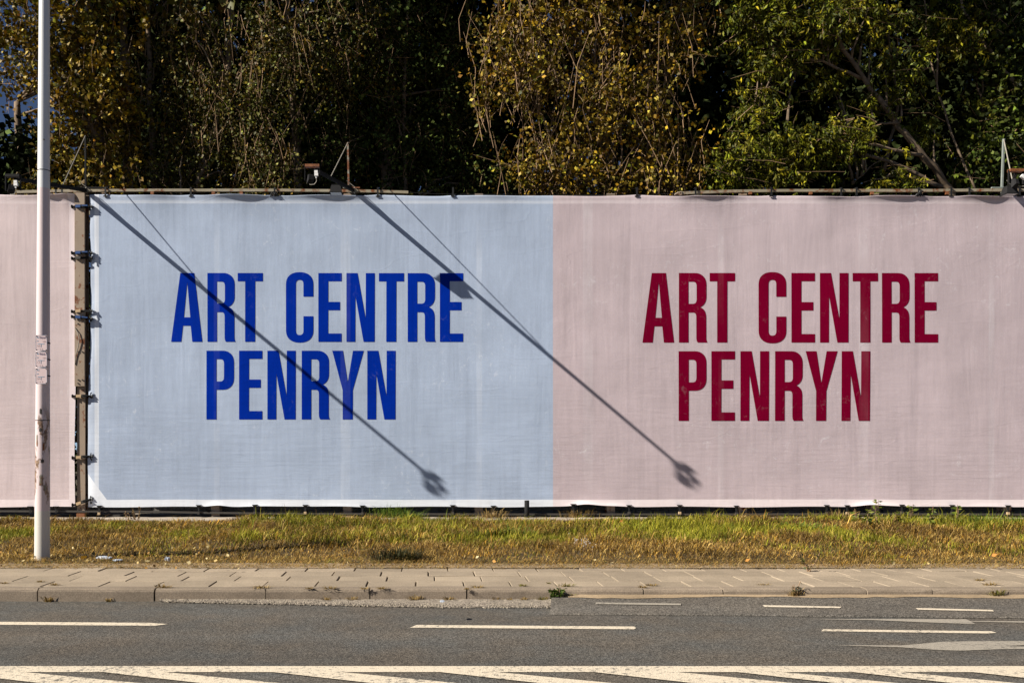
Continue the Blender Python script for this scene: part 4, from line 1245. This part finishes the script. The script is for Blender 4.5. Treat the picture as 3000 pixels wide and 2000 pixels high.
# leafy undergrowth behind the banners, coloured near-black so the gaps read as shade
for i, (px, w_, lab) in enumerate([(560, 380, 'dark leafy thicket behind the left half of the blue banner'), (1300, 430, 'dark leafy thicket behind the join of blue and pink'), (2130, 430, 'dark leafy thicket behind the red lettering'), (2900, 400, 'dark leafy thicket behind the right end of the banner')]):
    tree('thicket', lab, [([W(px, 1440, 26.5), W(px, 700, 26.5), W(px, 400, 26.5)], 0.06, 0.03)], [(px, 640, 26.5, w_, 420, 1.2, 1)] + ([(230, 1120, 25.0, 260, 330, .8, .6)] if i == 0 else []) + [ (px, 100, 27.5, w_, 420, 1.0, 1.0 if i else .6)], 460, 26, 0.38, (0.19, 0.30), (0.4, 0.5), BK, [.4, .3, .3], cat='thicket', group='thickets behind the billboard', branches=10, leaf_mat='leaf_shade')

# ------------------------------------------------------------------ grass
def grass(name, n_try, seed):
    x = RNG.uniform(-11.5, 16.5, n_try)
    y = VY0 - 0.03 + (16.75 - VY0) * RNG.random(n_try) ** 0.9
    keep = (np.abs(x * F / y + CX - 1500) < 2350)
    px = x * F / y + CX
    f = (y - VY0) / (17.25 - VY0)                          # 0 at the pavement, 1 at the billboard
    nz = smooth_noise(x, y, 51, .8) * .6 + smooth_noise(x, y, 52, 2.3) * .4
    # bare concrete at the left foot of the billboard
    bare = (f > 0.84) & (px < 1000) & (smooth_noise(x, y, 53, 1.5) > 0.25 + 0.25 * (px / 1000.0))
    keep &= ~bare
    x, y, f, nz, px = x[keep], y[keep], f[keep], nz[keep], px[keep]
    n = len(x)
    nz2 = smooth_noise(x, y, 57, .45)
    green = np.clip(1.1 * f - 0.22 + 2.7 * (nz - 0.5) + 0.9 * (nz2 - .5) - 0.22 * (px < 700) * 1.0 + 0.22 * (px > 1150) * (f > .3) + RNG.normal(0, .16, n), 0, 1)
    tall = np.clip(0.35 + 1.0 * f, 0, 1.2)
    H = (0.038 + 0.11 * tall * RNG.random(n) ** 1.3) * (0.75 + 0.5 * smooth_noise(x, y, 54, 1.2))
    H *= np.where(f < 0.06, 0.6, 1.0)
    H *= np.where((px < 700), 0.72, 1.0)
    H *= 1.25 - 0.55 * np.clip((f - .7) / .2, 0, 1)
    H *= 0.45 + 1.5 * (smooth_noise(x, y, 56, 2.6) * .5 + smooth_noise(x, y, 59, 5.5) * .5) ** 1.4
    H *= np.where(RNG.random(n) < 0.02, 1.7, 1.0)
    az = RNG.uniform(0, 2 * np.pi, n)
    lean = RNG.uniform(0.15, 1.0, n) + (1 - green) * 0.5
    d = np.stack([np.cos(az), np.sin(az)], -1) * (lean * H)[:, None]
    z = verge_h(x, y) - 0.006
    wd = RNG.uniform(0.003, 0.0062, n) * (0.7 + 0.45 * f)
    s = np.stack([-np.sin(az + RNG.normal(0, .8, n)), np.cos(az)], -1) * wd[:, None]
    b = np.stack([x, y, z], -1)
    v = np.empty((n, 5, 3))
    v[:, 0] = b; v[:, 0, :2] -= s
    v[:, 1] = b; v[:, 1, :2] += s
    mid = b.copy(); mid[:, :2] += d * 0.35; mid[:, 2] += H * 0.62
    v[:, 2] = mid; v[:, 2, :2] += s * .8
    v[:, 3] = mid; v[:, 3, :2] -= s * .8
    tip = b.copy(); tip[:, :2] += d; tip[:, 2] += H * np.clip(1.15 - 0.45 * lean, .15, 1)
    v[:, 4] = tip
    k = np.arange(n)[:, None] * 5
    tri = np.concatenate([k + np.array([[0, 1, 2]]), k + np.array([[0, 2, 3]]), k + np.array([[3, 2, 4]])], 0)
    gcols = np.array([(0.185, 0.185, 0.013), (0.26, 0.235, 0.02), (0.10, 0.125, 0.011), (0.37, 0.31, 0.05)])
    bcols = np.array([(0.31, 0.20, 0.05), (0.16, 0.095, 0.035), (0.45, 0.31, 0.10), (0.10, 0.06, 0.026), (0.33, 0.175, 0.022)])
    cg = gcols[RNG.choice(4, n, p=[.35, .3, .2, .15])]; cb = bcols[RNG.choice(5, n, p=[.3, .25, .15, .15, .15])]
    isg = (RNG.random(n) < green)[:, None]
    c = np.where(isg, cg, cb) * np.exp(RNG.normal(0, .25, (n, 1))) * (0.62 + 0.6 * smooth_noise(x, y, 58, 1.9) ** 1.2)[:, None] * 1.08
    o = np_mesh(name, v.reshape(-1, 3), tri, M['grass'], None, np.repeat(c, 5, axis=0))
    return tag(o, 'patchy green and dried brown grass of the verge', 'grass', kind='stuff')
grass('grass', 300000, 1)
def fringe(n):
    x = RNG.uniform(-9, 12, n)
    w = 0.10 + 0.22 * smooth_noise(x, x * 0, 71, 1.1) * smooth_noise(x, x * 0, 72, 0.35)
    y = VY0 - 0.10 + w * 0.3 + RNG.random(n) ** 1.5 * 0.5 - w * .5 * (RNG.random(n) < .4)
    z = np.full(n, PAVE + 0.004) + np.clip(y - VY0, 0, .5) * .12
    az = RNG.uniform(0, 2 * np.pi, n); L = RNG.uniform(.03, .10, n); H = L * RNG.uniform(.05, .55, n)
    d = np.stack([np.cos(az) * L, np.sin(az) * L * .7], -1); s = np.stack([-np.sin(az), np.cos(az)], -1) * .003
    v = np.empty((n, 3, 3)); b = np.stack([x, y, z], -1)
    v[:, 0] = b; v[:, 0, :2] -= s; v[:, 1] = b; v[:, 1, :2] += s; v[:, 2] = b; v[:, 2, :2] += d; v[:, 2, 2] += H
    c = mixcol(n, [(.34, .21, .06), (.24, .14, .04), (.42, .29, .10), (.17, .12, .04), (.13, .13, .03)], [1, 1, .8, .6, .4], .2)
    o = np_mesh('dry_clippings', v.reshape(-1, 3), np.arange(n * 3).reshape(n, 3), M['grass'], None, np.repeat(c, 3, axis=0))
    tag(o, 'dry straw and clippings along the pavement edge', 'dry grass', kind='stuff')
fringe(33000)

def tuft(c, n, h, spread, cols, name, label, cat, group, parts_name='blades', flat=0.9, wide=0.005):
    root = empty(name, c)
    tag(root, label, cat, group)
    c = np.array(c)
    az = RNG.uniform(0, 2 * np.pi, n)
    r = RNG.random(n) ** .7 * spread
    b = np.stack([c[0] + r * np.cos(az) , c[1] + r * np.sin(az) * .45, np.full(n, c[2])], -1)
    H = h * RNG.uniform(.4, 1.1, n)
    d = np.stack([np.cos(az), np.sin(az) * .6], -1) * (RNG.uniform(.3, 1.2, n) * flat * H)[:, None] + RNG.normal(0, .02, (n, 2))
    s = np.stack([-np.sin(az), np.cos(az)], -1) * wide
    v = np.empty((n, 5, 3))
    v[:, 0] = b; v[:, 0, :2] -= s; v[:, 1] = b; v[:, 1, :2] += s
    mid = b.copy(); mid[:, :2] += d * .4; mid[:, 2] += H * .6
    v[:, 2] = mid; v[:, 2, :2] += s * .8; v[:, 3] = mid; v[:, 3, :2] -= s * .8
    tip = b.copy(); tip[:, :2] += d; tip[:, 2] += H * RNG.uniform(.3, 1.0, n)
    v[:, 4] = tip
    k = np.arange(n)[:, None] * 5
    tri = np.concatenate([k + np.array([[0, 1, 2]]), k + np.array([[0, 2, 3]]), k + np.array([[3, 2, 4]])], 0)
    col = mixcol(n, cols, [1] * len(cols), .25)
    np_mesh(parts_name, v.reshape(-1, 3), tri, M['grass'], root, np.repeat(col, 5, axis=0))['kind'] = 'stuff'
    return root
DRY = [(0.24, 0.16, 0.055), (0.17, 0.11, 0.045), (0.30, 0.21, 0.08)]
# dry tufts in the pavement joints and against the kerb
tl = [(12, 1708, PAVE, .5, 'flat scrap of dry grass on the pavement at the left edge'), (118, 1704, PAVE, .6, 'small dry tuft on the pavement beyond the first kerb joint'), (160, 1713, PAVE, .8, 'dry tuft on the pavement right of the first kerb joint'),
      (478, 1720, PAVE, 1.2, 'wide dry tuft above the second kerb joint'), (765, 1722, PAVE, 1.2, 'wide dry tuft above the third kerb joint'), (905, 1724, PAVE, .5, 'thin dry tuft by the pavement edge left of centre'), (965, 1724, PAVE, .9, 'dry tuft by the pavement edge left of centre, the larger one'),
      (1068, 1725, PAVE, .6, 'dry tuft just left of the fourth kerb joint'), (1120, 1724, PAVE, .8, 'dry tuft just right of the fourth kerb joint'), (1368, 1725, PAVE, .5, 'little tuft right above the middle kerb joint'), (1400, 1721, PAVE, .9, 'flat tuft right of the middle kerb joint'),
      (1532, 1716, PAVE, .7, 'star-shaped dry tuft in a slab joint near the green weed'), (1606, 1708, PAVE, .3, 'tiny tuft in a slab joint above the green weed'), (1655, 1717, PAVE, 1.2, 'wide dry tuft behind the green weed'), (1882, 1720, PAVE, .7, 'dry tuft above the kerb joint right of centre'), (1908, 1715, PAVE, .8, 'pale dry tuft beside the one above the kerb joint right of centre'),
      (2238, 1714, PAVE, .7, 'pale dry tuft on the pavement right of centre'), (2870, 1700, PAVE, .7, 'faint dry tuft on the pavement at the right'), (2900, 1713, PAVE, 1.0, 'dry tuft on the kerb edge at the far right'),
      (140, 1757, .0, .9, 'dry weed at the kerb foot right of the first joint'), (318, 1760, .0, .5, 'small weed at the kerb foot near the second joint'), (955, 1762, .0, .8, 'low weed at the kerb foot left of centre'), (1035, 1757, .0, 1.0, 'low dry weed at the kerb foot left of the tall one'), 
      (1215, 1757, .0, 1.3, 'tall dry weed at the kerb foot left of the middle joint'), (1315, 1757, .0, 1.1, 'spiky dry weed at the kerb foot beside the middle joint'), (1455, 1757, .0, .8, 'dry weed at the kerb foot right of the middle joint'), (1495, 1756, .0, .6, 'small dry weed, second right of the middle joint'), (1535, 1756, .0, .7, 'small dry weed, third right of the middle joint'), (1590, 1755, .0, .9, 'dry weed just left of the green weed'), (1665, 1752, .02, 1.3, 'brown tuft just right of the green weed'), (2330, 1745, .05, 1.4, 'brown tuft at the kerb foot right of centre'), (2918, 1741, .05, 1.6, 'tall grassy tuft at the kerb foot at the far right')]
for px, py, z, k, lab in tl:
    c = G(px, py, z)
    if z < 0.1: c.y = KY0 - 0.03
    c.x = (px - CX) * c.y / F
    cols = DRY if 'green' not in lab and 'grassy' not in lab else [(0.13, 0.13, 0.03), (0.2, 0.15, 0.05)]
    tuft(c, int(38 * k) + 14, (0.035 if z > 0.1 else 0.075) * k ** .6 , 0.075 * k if z > 0.1 else .05 * k, cols, 'grass_tuft', lab, 'grass tuft', 'dry tufts along the kerb', flat=1.6 if z > 0.1 else .8, wide=0.0035)

def leafy_weed(c, h, nst, label, leafL, cols, name='weed', group=None, spread=.12, per=14, wr=.35):
    c = Vector(c)
    root = empty(name, c); tag(root, label, 'weed', group)
    m = MB(); pts, axs = [], []
    for s in range(nst):
        a = random.uniform(0, 6.28); H = h * random.uniform(.65, 1.0)
        top = c + Vector((math.cos(a) * spread, math.sin(a) * spread * .5, H))
        b = c + Vector((random.uniform(-.02, .02), random.uniform(-.02, .02), -.02))
        mid = b.lerp(top, .5) + Vector((random.uniform(-.03, .03), 0, 0))
        m.tube([b, mid, top], [.006, .005, .003], 5)
        for k in range(per):
            t = random.uniform(.2, 1.0)
            p = b.lerp(mid, t * 2) if t < .5 else mid.lerp(top, t * 2 - 1)
            an = random.uniform(0, 6.28)
            pts.append(tuple(p)); axs.append((math.cos(an), math.sin(an), random.uniform(-.7, .35)))
    m.build('stem', M['twig'], root)
    P = np.array(pts); A = np.array(axs); A /= np.linalg.norm(A, axis=1, keepdims=True)
    n = len(P); L = RNG.uniform(leafL * .6, leafL * 1.15, n)
    v, f = leaf_arrays(P, A, L, L * wr)
    np_mesh('leaves', v, f, M['leaf'], root, np.repeat(mixcol(n, cols, [1] * len(cols), .2), 4, axis=0))
GRN = [(0.10, 0.16, 0.02), (0.14, 0.19, 0.03), (0.07, 0.12, 0.018)]
g = G(1630, 1750, .01); g.y = KY0 - .05; g.x = (1630 - CX) * g.y / F
leafy_weed(g, .15, 8, 'bright green leafy weed growing at the kerb foot', .038, [tuple(q*.7 for q in c) for c in GRN], 'kerb_weed', None, .08, 20, .4)
g = G(2338, 1742, .05); g.y = KY0 - .03; g.x = (2338 - CX) * g.y / F
leafy_weed(g, .16, 3, 'thin dark weed standing against the kerb right of centre', .035, [(.08, .07, .03), (.05, .05, .03)], 'kerb_weed', None, .06, 9)
for px, py, h, ns, lab in [(2568, 1545, .54, 2, 'tallest nettle plant reaching over the banner hem'), (2545, 1552, .40, 3, 'nettle plant at the foot of the tallest one'), (2668, 1540, .50, 3, 'upright nettle plant right of the tallest one'),
                       (2730, 1548, .42, 4, 'spreading nettle plant, third from the tallest'), (2797, 1545, .50, 2, 'slender single nettle under the far right of the hem'), (2510, 1540, .32, 3, 'low nettle plant left of the tallest one'), (2628, 1550, .30, 3, 'low nettle plant between the two upright ones')]:
    c = G(px, py, PAVE + .02)
    leafy_weed(c, h, ns, lab, .10, [(0.11, 0.14, 0.02), (0.07, 0.10, 0.016), (0.16, 0.17, 0.03)], 'nettle_plant', 'nettles by the hem', .06, 12, .22)
for px, py, h, lab in [(402, 1527, .33, 'dry branching weed stalk with seed heads left of the low rail'), (385, 1530, .26, 'smaller dry weed stalk beside the seed-head one'), (2370, 1668, .20, 'dark leafy weed at the pavement edge right of centre')]:
    c = G(px, py, PAVE + .02)
    leafy_weed(c, h, 4, lab, .035, [(0.26, 0.19, 0.09), (0.2, 0.13, 0.06)] if 'dry' in lab else [(.05, .06, .02), (.09, .09, .02)], 'weed', None, .12, 12, .45)
# taller coarse clumps along the billboard foot and the dark clump near the pavement
cl = [(1130, 1515, 120, .34, .40, GRN, 'tall green grass clump under the hem left of the pipe'), (1190, 1522, 90, .26, .35, GRN, 'green grass clump just right of the tall one'), (1440, 1518, 60, .24, .3, DRY, 'dry grass clump under the hem near the pipe'),
      (1690, 1515, 70, .24, .35, DRY, 'dry grass clump under the hem right of the pipe'), (2460, 1525, 80, .26, .3, DRY, 'dry grass clump left of the nettles'), (2880, 1545, 130, .30, .5, GRN, 'green grass clump at the far right of the verge'), (2990, 1550, 130, .30, .5, GRN, 'green grass clump at the right edge of the photo'),
      (1470, 1575, 160, .22, .7, GRN, 'broad bright green grass clump in the middle of the verge'), (2330, 1555, 130, .20, .7, GRN, 'broad green grass clump under the red lettering'), (1160, 1640, 150, .20, .35, [(.03, .032, .012), (.05, .045, .02)], 'dark sunken grass clump near the pavement left of centre')]
for px, py, n, h, sp, cols, lab in cl:
    c = G(px, py, PAVE + .03)
    tuft(c, n * 2, h, sp, cols, 'grass_clump', lab, 'grass clump', None, flat=.7, wide=.005)
# white flowers
fr = empty('flower_patch', G(1712, 1590, PAVE + .1)); tag(fr, 'patch of tiny white flowers in the grass', 'flowers')
m = MB(); st = MB()
for k in range(26):
    p = G(random.gauss(1710, 18), random.gauss(1583, 10), PAVE + .15)
    for q in range(5):
        a = q * 1.256
        m.add([p, p + Vector((math.cos(a - .4) * .006, -.002, math.sin(a - .4) * .006)), p + Vector((math.cos(a) * .009, 0, math.sin(a) * .009)), p + Vector((math.cos(a + .4) * .006, -.002, math.sin(a + .4) * .006))], [(0, 1, 2, 3)])
    st.tube([p, p - Vector((0, 0, .1))], .002, 4)
m.build('petals', M['white'], fr)['kind'] = 'stuff'; st.build('stems', M['twig'], fr)['kind'] = 'stuff'
# fallen leaves
lv = [(237, 1636, .10, 'big yellow fallen leaf beside the lamp post'), (2183, 1643, .06, 'orange fallen leaf near the pavement edge'), (2635, 1631, .06, 'yellow fallen leaf on the dry grass at the right'), (2904, 1628, .07, 'orange leaf on the dry grass at the far right'), (2264, 1601, .055, 'pale yellow leaf in the grass under the red lettering'),
      (1745, 1642, .05, 'cream leaf near the pavement edge right of centre'), (1393, 1633, .05, 'pale leaf near the pavement edge in the middle'), (298, 1535, .08, 'reddish leaf on the footing near the steel post'), (300, 1573, .05, 'small pale leaf in the grass right of the lamp post'), (484, 1561, .06, 'orange leaf in the grass under the blue banner'), (1815, 1527, .07, 'pale orange leaf near the hem right of the pipe'), (1740, 1527, .06, 'orange leaf near the hem, close to the pipe')]
for px, py, L, lab in lv:
    c = np.array([tuple(G(px, py, PAVE + .09))]); ax = np.array([[.8, -.3, .35]])
    v, f = leaf_arrays(c, ax / np.linalg.norm(ax), np.array([L * 1.0]), np.array([L * .36]))
    col = (0.42, 0.26, 0.03) if 'yellow' in lab else ((.40, .18, .04) if 'orange' in lab or 'red' in lab else (.5, .4, .22))
    o = np_mesh('fallen_leaf', v, f, M['leaf'], None, np.tile(np.array(col), (4, 1)))
    tag(o, lab, 'leaf', 'fallen leaves on the verge')
nL = 420
px_ = RNG.uniform(0, 3000, nL); py_ = 1532 + RNG.random(nL) ** 1.2 * 130
px_ = np.where(RNG.random(nL) < .55, RNG.uniform(0, 700, nL), px_); 
c = np.array([tuple(G(a, b, PAVE + .05)) for a, b in zip(px_, py_)])
ax = rand_unit(nL); ax[:, 2] *= .4; ax /= np.linalg.norm(ax, axis=1, keepdims=True)
Lf = RNG.uniform(.03, .06, nL)
v, f = leaf_arrays(c, ax, Lf, Lf * .42)
o = np_mesh('leaf_litter', v, f, M['leaf'], None, np.repeat(mixcol(nL, [(.36, .26, .1), (.3, .16, .04), (.45, .36, .18)], [1, 1, 1], .2), 4, axis=0))
tag(o, 'small pale fallen leaves scattered in the grass', 'leaf litter', kind='stuff')
# litter
M['plastic'] = plain('crumpled_plastic', (0.36, 0.40, 0.46), .35, .4)
def crumple(px, py, w_, h_, lab, name):
    c = G(px, py, PAVE + .05)
    m = MB(); nu, nv = 14, 7
    vs = []
    for i in range(nu + 1):
        for j in range(nv):
            a = math.pi * i / nu; b = 2 * math.pi * j / nv
            k = random.uniform(.55, 1.1)
            vs.append(c + Vector((-math.cos(a) * w_ * .5, math.sin(a) * math.cos(b) * .05 * k, math.sin(a) * math.sin(b) * h_ * .5 * k)))
    fs = [(i*nv+j, (i+1)*nv+j, (i+1)*nv+(j+1) % nv, i*nv+(j+1) % nv) for i in range(nu) for j in range(nv)]
    o = m.add(vs, fs).build(name, M['plastic']); tag(o, lab, 'litter')
crumple(305, 1633, .20, .05, 'flattened bluish plastic bag in the grass right of the lamp post', 'plastic_bag')
crumple(491, 1637, .075, .07, 'crumpled white plastic cup in the grass by the pavement', 'crumpled_cup')
crumple(345, 1640, .12, .03, 'thin strip of white plastic beside the flattened bag', 'plastic_scrap')
crumple(1296, 1760, .045, .015, 'tiny white scrap at the kerb foot in the middle', 'paper_scrap')

# ------------------------------------------------------------------ gravel heaped along the kerb foot
gsheet = MB(); vs = []
n = 120
def gw(px):                                             # width of the gravel strip in metres
    if px < 480: return .012 + .01 * random.random()
    return min(.34, .05 + (px - 480) / 620 * .22) + .03 * random.random()
xsg = np.linspace((470 - CX) / sK, (1622 - CX) / sK, n)
for x in xsg:
    w_ = gw(x * sK + CX)
    vs += [(x, KY0 - w_, 0.004), (x, KY0 - .5 * w_, .016), (x, KY0 + .001, .022)]
fs = []
for i in range(n - 1):
    b = i * 3; fs += [(b, b+3, b+4, b+1), (b+1, b+4, b+5, b+2)]
o = gsheet.add(vs, fs).build('grit_bed', M['gravel']); tag(o, 'pale grit bed heaped along the kerb foot', 'grit', kind='stuff')
ns = 4200
xs_ = RNG.uniform(xsg[0], xsg[-1], ns)
ws_ = np.array([gw(x * sK + CX) for x in xs_])
ys_ = KY0 - ws_ * RNG.random(ns) ** .8 * 1.08
rs_ = RNG.uniform(.004, .011, ns)
oct_v = np.array([(1,0,0),(0,1,0),(-1,0,0),(0,-1,0),(0,0,.8),(0,0,-.8)], float)
oct_f = np.array([(0,1,4),(1,2,4),(2,3,4),(3,0,4),(1,0,5),(2,1,5),(3,2,5),(0,3,5)])
zz_ = .006 + .014 * np.clip(1 - (KY0 - ys_) / (ws_ + .01), 0, 1)
v = np.stack([xs_, ys_, zz_], -1)[:, None, :] + oct_v[None] * rs_[:, None, None] * RNG.uniform(.7, 1.3, (ns, 6, 1))
f = (np.arange(ns)[:, None, None] * 6 + oct_f[None]).reshape(-1, 3)
gc = mixcol(ns, [(.27, .23, .19), (.18, .155, .13), (.37, .32, .25), (.11, .095, .08)], [1, 1, .8, .5], .15)
o = np_mesh('gravel', v.reshape(-1, 3), f, M['grass'], None, np.repeat(gc, 6, axis=0))
tag(o, 'loose pale gravel lying along the kerb foot', 'gravel', kind='stuff')
